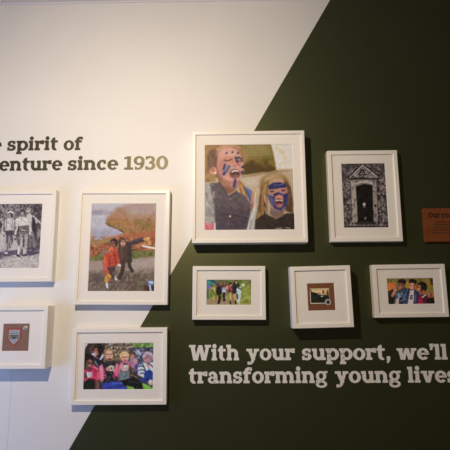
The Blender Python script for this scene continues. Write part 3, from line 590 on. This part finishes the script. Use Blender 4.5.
# --- three boys, warm autumn colours
def pic_boys():
    p = Paint([(5, 11), (430, 2), (18, 244), (443, 238)], 144, 80, (110, 82, 34), (172, 154, 132), 6)
    p.grad(0, 130, (112, 88, 32), (146, 88, 36))
    p.blotch(34, (88, 84, 30), .02, 0, 450, 0, 110, op=.9); p.blotch(24, (66, 48, 20), .06, 180, 450, 0, 90, op=.9)
    p.poly([(0, 52), (70, 52), (96, 88), (60, 130), (20, 140)], (190, 92, 42), soft=16); p.poly([(180, 40), (214, 40), (210, 95), (180, 95)], (150, 106, 40), soft=12)
    p.poly([(352, 14), (400, 12), (440, 130), (372, 140)], (128, 92, 34), soft=14); p.poly([(396, 0), (440, 0), (444, 60), (410, 70)], (46, 36, 18), soft=14); p.ell(410, 112, 26, 20, (104, 92, 34), soft=16)
    p.poly([(0, 130), (60, 104), (80, 160), (90, 244), (0, 244)], (26, 24, 18), soft=8); p.line([(20, 150), (54, 116)], 10, (70, 36, 26), soft=8); p.line([(24, 120), (44, 108)], 8, (196, 116, 60), soft=7)
    # first boy
    p.poly([(90, 124), (172, 92), (206, 130), (196, 244), (80, 244)], (48, 56, 66), soft=7); p.poly([(160, 92), (206, 110), (200, 170), (170, 170)], (36, 48, 58), soft=9); p.poly([(98, 146), (150, 136), (152, 178), (104, 182)], (92, 104, 122), soft=9); p.line([(108, 150), (116, 176)], 9, (142, 150, 166), soft=8); p.line([(150, 190), (182, 150), (194, 116)], 8, (104, 122, 154), soft=8); p.line([(130, 150), (150, 176)], 7, (40, 44, 56), soft=7)
    p.line([(56, 164), (82, 120), (98, 90)], 24, (156, 94, 70), soft=7); p.line([(60, 150), (86, 110)], 6, (196, 130, 100), soft=6); p.ell(98, 92, 11, 14, (112, 70, 76), soft=6); p.line([(98, 78), (104, 112)], 6, (70, 48, 62), soft=5)
    p.ell(144, 44, 37, 29, (28, 22, 16), soft=8); p.ell(136, 76, 26, 32, (118, 66, 46), soft=6); p.ell(130, 88, 12, 11, (150, 82, 56), soft=8); p.line([(116, 70), (130, 70)], 6, (46, 22, 20), soft=4); p.line([(144, 72), (158, 74)], 6, (46, 22, 20), soft=4); p.ell(136, 82, 6, 7, (170, 100, 64), soft=5); p.line([(122, 98), (134, 102), (148, 96)], 5, (176, 120, 100), soft=4, op=.7); p.ell(148, 104, 10, 12, (84, 40, 36), soft=7)
    p.ell(146, 38, 35, 16, (26, 20, 16), soft=8)
    p.poly([(92, 190), (118, 184), (110, 244), (80, 244)], (166, 142, 122), soft=8); p.line([(84, 200), (72, 240)], 8, (110, 92, 78), soft=7); p.poly([(120, 186), (150, 180), (150, 244), (124, 244)], (22, 20, 32), soft=8); p.line([(130, 214), (160, 196), (190, 190)], 9, (104, 108, 134), soft=8)
    # middle boy
    p.poly([(186, 130), (214, 104), (262, 108), (300, 136), (300, 244), (172, 244)], (38, 44, 70), soft=7); p.line([(206, 104), (196, 140)], 7, (20, 18, 34), soft=6)
    p.poly([(216, 116), (252, 116), (250, 200), (240, 244), (190, 244), (206, 170)], (182, 152, 130), soft=7); p.poly([(218, 160), (240, 156), (238, 200), (214, 196)], (66, 54, 54), soft=8); p.line([(222, 172), (236, 180)], 5, (160, 134, 120), soft=5); p.line([(212, 120), (200, 180), (186, 236)], 8, (54, 62, 96), soft=8); p.line([(268, 150), (262, 220)], 12, (66, 82, 126), soft=9); p.line([(286, 150), (284, 230)], 8, (28, 30, 52), soft=8)
    p.ell(244, 44, 36, 29, (32, 20, 16), soft=7); p.ell(236, 76, 24, 33, (186, 112, 80), soft=6); p.ell(246, 38, 32, 16, (30, 18, 15), soft=7); p.ell(240, 60, 16, 7, (206, 132, 94), soft=7); p.line([(218, 74), (230, 72)], 6, (66, 32, 26), soft=4); p.line([(246, 72), (258, 76)], 6, (66, 32, 26), soft=4); p.ell(237, 84, 6, 7, (206, 128, 94), soft=5); p.line([(226, 97), (238, 101), (250, 96)], 5, (206, 156, 132), soft=4, op=.7); p.ell(254, 100, 8, 16, (132, 70, 50), soft=7)
    # third boy
    p.poly([(286, 168), (330, 146), (380, 150), (430, 190), (436, 244), (280, 244)], (64, 22, 26), soft=7); p.poly([(290, 176), (324, 160), (336, 244), (284, 244)], (128, 24, 46), soft=8); p.line([(304, 190), (300, 240)], 8, (160, 40, 62), soft=8)
    p.ell(326, 80, 46, 40, (20, 16, 12), soft=7); p.ell(302, 98, 20, 32, (154, 88, 58), rot=-14, soft=7); p.line([(284, 92), (302, 94)], 6, (54, 26, 20), soft=4); p.ell(298, 106, 9, 7, (214, 148, 108), soft=6); p.line([(292, 118), (306, 121)], 5, (180, 124, 100), soft=4, op=.7); p.ell(318, 120, 16, 20, (110, 56, 40), soft=8)
    p.ell(344, 92, 28, 36, (20, 16, 13), soft=8); p.ell(340, 120, 10, 10, (130, 66, 50), soft=7); p.line([(328, 178), (358, 156)], 10, (196, 178, 166), soft=5); p.line([(330, 162), (344, 150)], 6, (120, 104, 100), soft=6); p.ell(392, 156, 24, 28, (134, 74, 50), soft=8); p.ell(386, 148, 10, 10, (160, 92, 62), soft=8); p.line([(404, 140), (414, 170)], 7, (50, 24, 18), soft=7); p.poly([(370, 196), (430, 176), (442, 244), (366, 244)], (26, 14, 14), soft=8)
    p.mute_blue(0.4); p.mottle(9, 9); p.jit(9, 7)
    return p

# --- a group standing close in a green garden
def pic_garden():
    p = Paint([(6, 11), (440, 8), (12, 252), (443, 252)], 140, 78, (120, 118, 46), (212, 195, 176), 7)
    p.grad(0, 250, (104, 104, 54), (150, 138, 70))
    p.blotch(30, (92, 100, 36), .02, op=.9); p.blotch(20, (170, 166, 84), .12, 0, 450, 60, 250, op=.8); p.blotch(16, (58, 62, 30), .14, 0, 450, 0, 120, op=.9)
    p.poly([(0, 0), (100, 0), (96, 50), (20, 70), (0, 60)], (64, 128, 112), soft=16); p.blotch(15, (36, 70, 70), .08, 0, 110, 0, 70, op=.9)
    p.poly([(0, 60), (50, 62), (60, 92), (0, 110)], (104, 92, 150), soft=14); p.poly([(0, 110), (30, 100), (34, 190), (0, 190)], (60, 86, 70), soft=14)
    p.ell(75, 95, 30, 14, (200, 166, 96), soft=16, op=.7); p.ell(120, 45, 22, 18, (130, 70, 90), soft=12, op=.6)
    p.poly([(30, 200), (200, 190), (250, 215), (220, 252), (20, 252)], (156, 126, 92), soft=20)
    p.ell(380, 130, 50, 90, (150, 150, 62), soft=50, op=.7); p.ell(360, 60, 16, 14, (205, 200, 170), soft=10)
    # people, left to right
    p.line([(132, 150), (140, 190), (128, 230)], 24, (36, 30, 28), soft=8); p.line([(118, 170), (108, 210)], 10, (190, 130, 60), soft=8)
    p.poly([(104, 82), (134, 68), (160, 90), (158, 150), (112, 156), (100, 130)], (32, 28, 30), soft=7); p.ell(122, 66, 13, 14, (66, 48, 40), soft=6)
    p.line([(140, 72), (200, 58)], 14, (120, 40, 62), soft=8); p.line([(150, 80), (210, 72)], 9, (50, 34, 50), soft=8)
    p.poly([(156, 92), (192, 84), (200, 132), (160, 140)], (160, 154, 190), soft=8); p.ell(176, 126, 10, 12, (220, 214, 232), soft=7); p.line([(178, 140), (180, 205)], 24, (40, 36, 44), soft=8); p.ell(178, 72, 13, 12, (106, 66, 58), soft=6)
    p.ell(208, 88, 15, 20, (226, 136, 96), soft=8); p.line([(210, 110), (208, 150)], 12, (150, 80, 50), soft=8)
    p.poly([(218, 70), (246, 56), (262, 84), (262, 138), (222, 140)], (66, 42, 46), soft=7); p.line([(228, 78), (250, 108)], 16, (190, 70, 96), soft=8); p.ell(236, 50, 13, 15, (52, 36, 32), soft=6); p.ell(240, 66, 9, 10, (206, 140, 112), soft=5)
    p.line([(240, 140), (238, 190), (240, 225)], 22, (192, 146, 100), soft=7); p.line([(238, 216), (240, 232)], 18, (50, 40, 38), soft=6)
    p.poly([(258, 64), (290, 54), (304, 90), (298, 150), (262, 152)], (34, 28, 32), soft=7); p.ell(276, 48, 13, 14, (44, 30, 28), soft=6)
    p.line([(280, 150), (284, 200), (286, 240)], 24, (186, 138, 92), soft=7); p.line([(262, 160), (264, 240)], 10, (150, 112, 70), soft=7); p.line([(286, 216), (290, 240)], 18, (40, 34, 40), soft=6)
    p.poly([(296, 96), (322, 82), (342, 112), (340, 170), (328, 220), (306, 226), (300, 170)], (188, 196, 208), soft=7); p.ell(312, 66, 15, 17, (40, 34, 36), soft=6); p.line([(318, 90), (338, 106)], 9, (40, 36, 44), soft=6); p.line([(304, 150), (308, 190)], 12, (48, 50, 62), soft=7); p.line([(312, 215), (324, 234)], 11, (206, 208, 214), soft=6)
    p.ell(340, 78, 10, 10, (170, 160, 150), soft=8); p.ell(293, 38, 9, 9, (190, 150, 110), soft=6)
    p.mottle(9, 16)
    return p

# --- small old snapshot mounted with the round badge
def pic_snapshot():
    p = Paint([(55, 95), (343, 93), (72, 328), (350, 322)], 72, 60, (205, 180, 140), (192, 171, 148), 8)
    p.poly([(64, 104), (340, 102), (346, 312), (80, 316)], (34, 26, 18), soft=6)
    p.poly([(64, 104), (340, 102), (342, 190), (240, 185), (190, 180), (120, 155), (72, 140)], (196, 152, 96), soft=14)
    p.line([(66, 110), (78, 150)], 14, (40, 22, 16), soft=8); p.poly([(80, 150), (200, 170), (300, 200), (340, 250), (340, 312), (80, 312)], (30, 28, 18), soft=12)
    p.ell(255, 148, 16, 24, (46, 30, 18), soft=9); p.ell(322, 160, 14, 34, (60, 38, 20), soft=10); p.ell(236, 145, 12, 12, (214, 176, 124), soft=8)
    p.line([(185, 182), (280, 190)], 13, (172, 138, 98), soft=10); p.ell(165, 158, 10, 6, (214, 186, 146), soft=6); p.ell(238, 214, 18, 9, (200, 172, 136), soft=7); p.ell(302, 182, 13, 22, (150, 112, 70), soft=8)
    p.mottle(14, 10)
    return p

# ------------------------------------------------------------------ framed pictures
GROUP = 'white framed pictures on the wall'
def framed(label, cx, cz, w, h, depth, roll, pw, ph, pdx=0.0, pdz=0.0, rim=0.0185, group=GROUP):
    """frame with glass, mat and backing; returns (empty, y of the print plane, print offset)"""
    t = thing('picture_frame', label, 'framed picture', (cx, 0, CAM_Z + cz), math.radians(roll), group)
    hw, hh = w / 2, h / 2
    bm = bmesh.new()
    e = 0.0016
    add_ring_profile(bm, hw, hh, [(0, -0.001), (0, -depth + e), (e*0.35, -depth + e*0.35), (e, -depth), (rim - e, -depth), (rim - e*0.3, -depth + e*0.4), (rim, -depth + e),
                                  (rim, -depth + 0.0090), (rim - 0.006, -depth + 0.0090), (rim - 0.006, -0.001)])
    obj('frame', bm, M_frame, t)
    iw, ih = hw - rim, hh - rim
    bm = bmesh.new()
    v = [bm.verts.new(q) for q in ((-iw, -depth + .0045, -ih), (iw, -depth + .0045, -ih), (iw, -depth + .0045, ih), (-iw, -depth + .0045, ih))]
    bm.faces.new(v); obj('glass', bm, M_glass, t)
    # mat board with a bevelled window
    ym = -depth + 0.0068; bv = 0.0016
    bm = bmesh.new()
    def loop(x0, x1, z0, z1, y): return [bm.verts.new(q) for q in ((x0, y, z0), (x1, y, z0), (x1, y, z1), (x0, y, z1))]
    a = loop(-iw - .003, iw + .003, -ih - .003, ih + .003, ym)
    px0, px1, pz0, pz1 = pdx - pw/2, pdx + pw/2, pdz - ph/2, pdz + ph/2
    b = loop(px0 - bv, px1 + bv, pz0 - bv, pz1 + bv, ym)
    c = loop(px0, px1, pz0, pz1, ym + bv); d = loop(-iw - .003, iw + .003, -ih - .003, ih + .003, ym + bv)
    for p0, p1 in ((a, b), (b, c), (c, d), (d, a)):
        for k in range(4): bm.faces.new((p0[k], p0[(k+1) % 4], p1[(k+1) % 4], p1[k]))
    obj('mat', bm, M_mat, t)
    box('backing_board', M_back, t, -iw - .003, iw + .003, -0.006, -0.002, -ih - .003, ih + .003)
    return t, ym + bv + 0.0004

def photo(label, cx, cz, w, h, depth, roll, pcx, pcz, pw, ph, pic, **k):
    t, y = framed(label, cx, cz, w, h, depth, roll, pw, ph, pcx - cx, pcz - cz, **k)
    o = pic().build('print', t, pw + .004, ph + .004, y, (pcx - cx, pcz - cz))
    return t

photo('large square white frame with two shouting children in blue face paint', 0.0774, 0.4629, 0.499, 0.502, 0.07, 0, 0.0779, 0.4613, 0.388, 0.383, pic_paint, rim=.0150)
photo('white frame with black and white photo of an old stone doorway', 0.5882, 0.4226, 0.3120, 0.4116, 0.038, 0, 0.5912, 0.4246, 0.193, 0.2894, pic_door)
photo('tall white frame with colour photo of two walkers above a lake', -0.4800, 0.2042, 0.4070, 0.5047, 0.038, 0.42, -0.4812, 0.203, 0.2874, 0.3854, pic_lake, rim=.0160)
photo('white frame with colour photo of children in pink drinking from mugs', -0.4794, -0.3015, 0.4030, 0.312, 0.038, -0.15, -0.4832, -0.3029, 0.292, 0.1877, pic_group)
photo('white frame with black and white photo of walkers and a carried child', -0.9430, 0.2570, 0.3194, 0.4080, 0.038, 0, -0.9440, 0.2563, 0.193, 0.286, pic_ramblers)
photo('white frame with photo of three boys, arms round shoulders, above the word support', 0.7600, 0.0044, 0.3110, 0.224, 0.038, -0.4, 0.7655, 0.0024, 0.1960, 0.1080, pic_boys)
photo('small white frame with photo of a group standing in a green garden', -0.0142, 0.0005, 0.3144, 0.2284, 0.038, 0.35, -0.0144, 0.0023, 0.1915, 0.1058, pic_garden)

# box frame with the snapshot and round badge
M_mount1 = mat('russet_mount_board', (0.20, 0.065, 0.025), 0.8, noise=0.12, scale=60)
M_mount2 = mat('brown_mount_board', (0.25, 0.135, 0.10), 0.85, noise=0.08, scale=60)
M_silver = mat('worn_silver', (0.52, 0.52, 0.54), 0.4, metal=0.25, noise=0.1, scale=300)
M_black = mat('black_enamel', (0.02, 0.02, 0.025), 0.3)
M_red = mat('red_stitching', (0.38, 0.055, 0.05), 0.8, noise=0.15, scale=400)
M_greyc = mat('grey_badge_cloth', (0.36, 0.38, 0.42), 0.9, noise=0.12, scale=500)
M_sage = mat('sage_badge_cloth', (0.27, 0.27, 0.21), 0.9, noise=0.2, scale=400)
M_cream = mat('cream_badge_thread', (0.50, 0.45, 0.38), 0.9)

t, y = framed('square white box frame with snapshot and round silver badge on russet board', 0.3758, -0.0182, 0.2540, 0.2569, 0.07, -1.1, 0.1125, 0.1125, -0.0006, -0.0009)
MX, MZ = -0.0006, -0.0009
box('mount_board', M_mount1, t, MX - .0585, MX + .0585, y, y + .002, MZ - .0585, MZ + .0585)
pic_snapshot().build('print', t, 0.081, 0.063, y - 0.0006, (MX - 0.0062, MZ + 0.0036))
bm = bmesh.new()
add_disc(bm, MX + 0.0275, MZ - 0.0230, [(0.0135, y), (0.0135, y - .0018), (0.0125, y - .0026), (0.0078, y - .0026), (0.0070, y - .0018)], 36)
for k in range(12):
    a = k * math.pi / 6
    add_disc(bm, MX + 0.0275 + 0.0103*math.cos(a), MZ - 0.0230 + 0.0103*math.sin(a), [(0.0014, y - .0025), (0.001, y - .0034), (0, y - .0036)], 8)
bd = obj('badge', bm, M_silver, t); bd['label'] = 'round silver badge with dark centre'
bm = bmesh.new()
add_disc(bm, MX + 0.0275, MZ - 0.0230, [(0.0074, y - .0012), (0.0066, y - .0021), (0, y - .0023)], 28)
obj('badge_centre', bm, M_black, bd)

# box frame with the shield badge and pin
t, y = framed('square white box frame with red shield badge and pin on brown board', -0.9110, -0.1785, 0.2635, 0.2569, 0.07, 0, 0.1106, 0.1111, -0.0016, -0.0010)
MX, MZ = -0.0016, -0.0010
box('mount_board', M_mount2, t, MX - .057, MX + .057, y, y + .002, MZ - .057, MZ + .057)
def shield(cx, cz, w, h, y0, y1):
    pts = [(cx - w/2, cz + h/2), (cx + w/2, cz + h/2)]
    for k in range(0, 13):
        a = k / 12.0
        pts.append((cx + w/2*(1 - 0.02*a - 0.98*max(0, (a - .60)/.40)**1.15), cz + h*(0.5 - a)))
    for k in range(11, -1, -1):
        a = k / 12.0
        pts.append((cx - w/2*(1 - 0.02*a - 0.98*max(0, (a - .60)/.40)**1.15), cz + h*(0.5 - a)))
    q = []
    for p_ in pts:
        if not q or (abs(p_[0]-q[-1][0]) + abs(p_[1]-q[-1][1])) > 1e-5: q.append(p_)
    if abs(q[0][0]-q[-1][0]) + abs(q[0][1]-q[-1][1]) < 1e-5: q.pop()
    bm = bmesh.new(); add_prism(bm, q, y0, y1); return bm
SX, SZ = MX - 0.0075, MZ + 0.0000
sh = obj('shield_badge', shield(SX, SZ, 0.057, 0.076, y - .0014, y), M_red, t); sh['label'] = 'red edged shield badge'
obj('badge_field', shield(SX, SZ + .0005, 0.046, 0.062, y - .0019, y - .001), M_greyc, sh)
# lower field with the dark arched bridge
bm = bmesh.new(); add_box(bm, SX - .018, SX + .018, y - .0024, y - .0015, SZ - .006, SZ + .0075)
obj('badge_picture', bm, M_sage, sh)
bm = bmesh.new(); add_box(bm, SX - .0185, SX + .0185, y - .0028, y - .0020, SZ + .0055, SZ + .0085)
for q in (-.0165, -.0055, .0055, .0165): add_box(bm, SX + q - .0012, SX + q + .0012, y - .0028, y - .0020, SZ - .006, SZ + .0056)
add_box(bm, SX - .002, SX + .003, y - .0029, y - .0021, SZ - .007, SZ + .003)
obj('badge_bridge', bm, M_black, sh)
bm = bmesh.new()
for k, wd_ in enumerate((.0026, .0018, .0026, .0022, .0018, .0026, .002)):
    add_box(bm, SX - .0175 + k*.005, SX - .0175 + k*.005 + wd_, y - .0025, y - .0018, SZ + .0135, SZ + .0185)
obj('badge_lettering', bm, mat('slate_thread', (0.14, 0.16, 0.21), 0.9), sh)
bm = bmesh.new(); add_prism(bm, [(SX - .006, SZ - .027), (SX, SZ - .034), (SX + .006, SZ - .027), (SX, SZ - .025)], y - .0022, y - .0013)
obj('badge_tip', bm, mat('orange_thread', (0.50, 0.20, 0.10), 0.9), sh)
bm = bmesh.new()
add_disc(bm, MX + 0.0385, MZ + 0.0375, [(0.0098, y), (0.0098, y - .0015), (0.0088, y - .0032), (0.0045, y - .0044), (0, y - .0046)], 28)
pn = obj('pin', bm, M_silver, t, smooth=True); pn['label'] = 'small round silver pin'
bm = bmesh.new()
add_disc(bm, MX + 0.0385, MZ + 0.0375, [(0.0045, y - .0040), (0.0038, y - .0054), (0, y - .0058)], 20)
obj('pin_centre', bm, mat('dull_green_enamel', (0.16, 0.19, 0.13), 0.35), pn)

# ------------------------------------------------------------------ slab-serif lettering
T = 0.220; S = 0.340
def R(x0, x1, y0, y1): return [[(x0, y0), (x1, y0), (x1, y1), (x0, y1)]]
def arc(cx, cy, rx, ry, tx, ty, a0, a1, n=22):
    out = []
    for i in range(n):
        q = []
        for a, ins in ((a0 + (a1-a0)*i/n, 0), (a0 + (a1-a0)*(i+1)/n, 0), (a0 + (a1-a0)*(i+1)/n, 1), (a0 + (a1-a0)*i/n, 1)):
            r = math.radians(a); q.append((cx + (rx - ins*tx)*math.cos(r), cy + (ry - ins*ty)*math.sin(r)))
        out.append(q)
    return out
def disc(cx, cy, r, n=20): return [[(cx + r*math.cos(2*math.pi*i/n), cy + r*math.sin(2*math.pi*i/n)) for i in range(n)]]
def diagstroke(x0, y0, x1, y1, wd): return [[(x0 - wd/2, y0), (x0 + wd/2, y0), (x1 + wd/2, y1), (x1 - wd/2, y1)]]

ASC = 1.36; DESC = -0.36
def stem(x, y0, y1): return R(x, x + S, y0, y1)
GL = {}
def foot(x, l=.09, r=.09, y=0.0): return R(x - l, x + S + r, y, y + T)
def flag(x, top, l=.11): return [[(x - l, top - T), (x + .1, top - T - .05), (x + .1, top), (x - l, top)]]
GL['i'] = (0.57, stem(.10, 0, 1) + foot(.10) + flag(.10, 1) + disc(.285, 1.235, .20))
GL['l'] = (0.57, stem(.10, 0, ASC) + foot(.10) + flag(.10, ASC))
GL['t'] = (0.76, [[(.13, .9), (.13 + S, .9), (.13 + S, 1.29), (.32, 1.29), (.13, 1.16)]] + stem(.13, .3, 1.0) + R(0, .74, 1 - T, 1) + arc(.50, .34, .37, .36, S, T + .03, 180, 300))
GL['f'] = (0.82, stem(.14, 0, 1.02) + foot(.14, .10, .14) + R(0, .76, 1 - T, 1) + arc(.58, .98, .44, .40, S, T + .04, 55, 180) + R(.62, .86, 1.08, 1.34))
def arch(x, x2, rx, ry=.46, cy=.56): return arc(x2 + S - rx, cy, rx, ry, S, .27, 0, 140) + stem(x2, 0, cy + .02)
GL['n'] = (1.24, stem(.10, 0, 1) + foot(.10, .09, .07) + flag(.10, 1) + arch(.10, .77, .47) + foot(.77, .07, .09))
GL['m'] = (1.88, stem(.10, 0, 1) + foot(.10, .09, .06) + flag(.10, 1) + arch(.10, .745, .44) + foot(.745, .06, .06) + arch(.745, 1.40, .45) + foot(1.40, .06, .09))
GL['h'] = (1.24, stem(.10, 0, ASC) + foot(.10, .09, .07) + flag(.10, ASC) + arch(.10, .77, .47) + foot(.77, .07, .09))
GL['u'] = (1.22, stem(.10, .4, 1) + flag(.10, 1) + arc(.57, .44, .47, .46, S, .27, 180, 320) + stem(.76, 0, 1) + flag(.76, 1, .08) + R(1.0, 1.24, 0, T))
GL['r'] = (0.96, stem(.10, 0, 1) + foot(.10, .09, .13) + flag(.10, 1) + arc(.74, .54, .46, .48, S, .29, 72, 150) + R(.68, .95, .62, 1.02))
GL['o'] = (1.12, arc(.56, .5, .56, .52, S, .21, 0, 360, 40))
GL['e'] = (1.06, arc(.54, .5, .54, .52, S, .21, -2, 318, 36) + R(.2, 1.06, .42, .59) )
GL['c'] = (0.98, arc(.54, .5, .54, .52, S, .22, 52, 318, 32) + R(.64, .88, .60, .95))
GL['s'] = (0.90, arc(.43, .70, .41, .32, .31, .21, 40, 285) + arc(.46, .30, .42, .32, .32, .21, -140, 105) + R(.58, .81, .66, .99) + R(.02, .25, .01, .36) + [[(.22, .50), (.50, .42), (.70, .48), (.42, .60)]])
GL['p'] = (1.20, stem(.10, DESC, 1) + foot(.10, .09, .13, DESC) + flag(.10, 1) + arc(.65, .5, .55, .52, S, .235, 0, 360, 36))
GL['g'] = (1.16, arc(.53, .60, .49, .43, .29, .19, 0, 360, 36) + R(.82, 1.14, .84, 1.02) + [[(.10, .30), (.30, .22), (.30, -.02), (.06, .02), (.04, .16)]] + R(.12, .78, .03, .23)
           + arc(.54, -.10, .53, .31, .27, .18, 0, 360, 36))
GL['y'] = (1.24, diagstroke(.27, 1, .68, .02, .36) + diagstroke(.98, 1, .52, -.22, .30) + R(0, .56, 1 - T, 1) + R(.72, 1.24, 1 - T, 1) + arc(.26, -.05, .44, .34, .25, .2, 265, 345) + R(.10, .30, -.39, -.12))
GL['v'] = (1.22, diagstroke(.27, 1, .60, 0, .36) + diagstroke(.96, 1, .64, 0, .31) + R(0, .56, 1 - T, 1) + R(.70, 1.22, 1 - T, 1))
GL['w'] = (1.78, diagstroke(.27, 1, .50, 0, .35) + diagstroke(.86, .98, .58, 0, .29) + diagstroke(.92, .98, 1.18, 0, .34) + diagstroke(1.52, 1, 1.26, 0, .29) + R(0, .54, 1 - T, 1) + R(1.28, 1.78, 1 - T, 1) + R(.72, 1.08, .84, 1.0))
GL['W'] = (2.10, diagstroke(.30, 1.36, .60, 0, .38) + diagstroke(1.02, 1.30, .70, 0, .30) + diagstroke(1.08, 1.30, 1.40, 0, .38) + diagstroke(1.80, 1.36, 1.48, 0, .31) + R(0, .62, 1.36 - T, 1.36) + R(1.50, 2.10, 1.36 - T, 1.36) + R(.86, 1.24, 1.14, 1.33))
GL['a'] = (1.06, stem(.57, .1, .64) + arc(.47, .60, .415, .42, S, .22, 0, 145) + R(.10, .30, .64, .92) + arc(.42, .29, .42, .31, .29, .18, 0, 360, 30) + R(.57, 1.06, 0, T) + R(.42, .6, .42, .6))
GL[','] = (0.42, [[(.08, .30), (.40, .30), (.40, .02), (.22, -.30), (.04, -.24), (.14, 0), (.08, .02)]])
GL["'"] = (0.42, [[(.06, 1.38), (.40, 1.38), (.40, 1.12), (.24, .80), (.06, .86), (.14, 1.08), (.06, 1.10)]])
GL['O'] = (1.46, arc(.73, .68, .73, .70, .37, .24, 0, 360, 44))
GL['1'] = (0.84, R(.28, .62, 0, 1.34) + R(.02, .86, 0, T) + [[(.0, 1.04), (.34, 1.14), (.62, 1.34), (.34, 1.34), (.0, 1.22)]])
GL['9'] = (1.04, arc(.52, .90, .52, .45, .31, .20, 0, 360, 40) + arc(.44, .80, .60, .82, .31, .22, -68, 4) + R(.14, .30, .0, .30) + R(.14, .62, .0, .19))
GL['3'] = (1.0, arc(.45, .98, .48, .38, .31, .20, -100, 150) + arc(.45, .39, .53, .42, .33, .22, -150, 95) + R(.03, .20, .02, .34) + R(.05, .22, 1.0, 1.3))
GL['0'] = (1.12, arc(.56, .67, .56, .69, .33, .22, 0, 360, 44))
GAP = 0.045

def word(parent, text, x0, x1, z, xh, m, y0=-0.0012, y1=0.0, name='letter', label=None):
    """lettering whose letters stand on the wall, each its own piece"""
    total = sum(GL[c][0] for c in text) + GAP * (len(text) - 1)
    if "'" in text: total -= .04
    k = (x1 - x0) / total; x = 0.0
    for c in text:
        adv, polys = GL[c]
        bm = bmesh.new()
        for i, q in enumerate(polys):
            dy = 0.00002 * (i % 5)
            add_prism(bm, [(x0 + (x + a)*k - parent.location.x, z + b*xh - parent.location.z) for a, b in q], y0 - dy, y1)
        o = obj(name, bm, m, parent)
        if label: o['label'] = label
        x += adv + GAP

XH = 0.0475
t = thing('wall_lettering', 'dark green two line slogan ending since 1930 on the white wall', 'lettering', (-0.70, 0, CAM_Z + 0.56))
for s_, a, b, z in (('e', -1.1154, -1.0676, .659), ('spirit', -1.0404, -.804, .6584), ('of', -.7769, -.6900, .6573), ('enture', -1.0715, -.7786, .562), ('since', -.7527, -.5199, .5616), ('1930', -.4923, -.2898, .5613)):
    word(t, s_, a, b, CAM_Z + z, XH, M_dark)
t = thing('wall_lettering', 'pale grey two line slogan beginning With your support on the green wall', 'lettering', (0.36, 0, CAM_Z - 0.38))
for s_, a, b, z in (('With', -.1882, .0282, -.2855), ('your', .0582, .2655, -.2855), ('support,', .295, .6709, -.2857), ("we'll", .6990, .9121, -.2858), ('transforming', -.1885, .4018, -.3797), ('young', .4325, .7116, -.3795), ('lives', .7385, .9458, -.3793)):
    word(t, s_, a, b, CAM_Z + z, XH, M_light)

# ------------------------------------------------------------------ brown plaque at the right edge
PX0, PX1, PZ0, PZ1, PD = 0.8480, 1.20, CAM_Z + 0.2149, CAM_Z + 0.3657, 0.018
t = thing('plaque', 'reddish brown wooden plaque with dark writing right of the doorway picture', 'plaque', ((PX0 + PX1)/2, 0, PZ0))
M_wood = mat('red_brown_wood', (0.19, 0.053, 0.014), 0.5, 0.4, noise=0.15, scale=25)
bm = bmesh.new()
add_box(bm, PX0 - t.location.x, PX1 - t.location.x, -PD, -0.0006, 0, PZ1 - PZ0)
bmesh.ops.bevel(bm, geom=[e for e in bm.edges], offset=0.0025, segments=2, affect='EDGES')
obj('board', bm, M_wood, t)
M_ink = mat('dark_brown_ink', (0.010, 0.006, 0.004), 0.6)
word(t, 'Our', 0.870, 0.921, PZ0 + 0.1080, 0.0180, M_ink, -PD - .0006, -PD)
word(t, 'co', 0.928, 0.962, PZ0 + 0.1080, 0.0180, M_ink, -PD - .0006, -PD)
M_fine = mat('fine_brown_ink', (0.055, 0.024, 0.010), 0.7)
for k, (xa, zz) in enumerate(((0.897, .086), (0.893, .0745), (0.890, .063), (0.888, .0515), (0.880, .037))):
    bm = bmesh.new(); x = xa
    rr = random.Random(20 + k)
    while x < 1.12:
        wd_ = rr.uniform(.010, .026)
        add_box(bm, x - t.location.x, x + wd_ - t.location.x, -PD - .0004, -PD, zz, zz + .005)
        x += wd_ + .004
    obj('text_line', bm, M_fine, t)
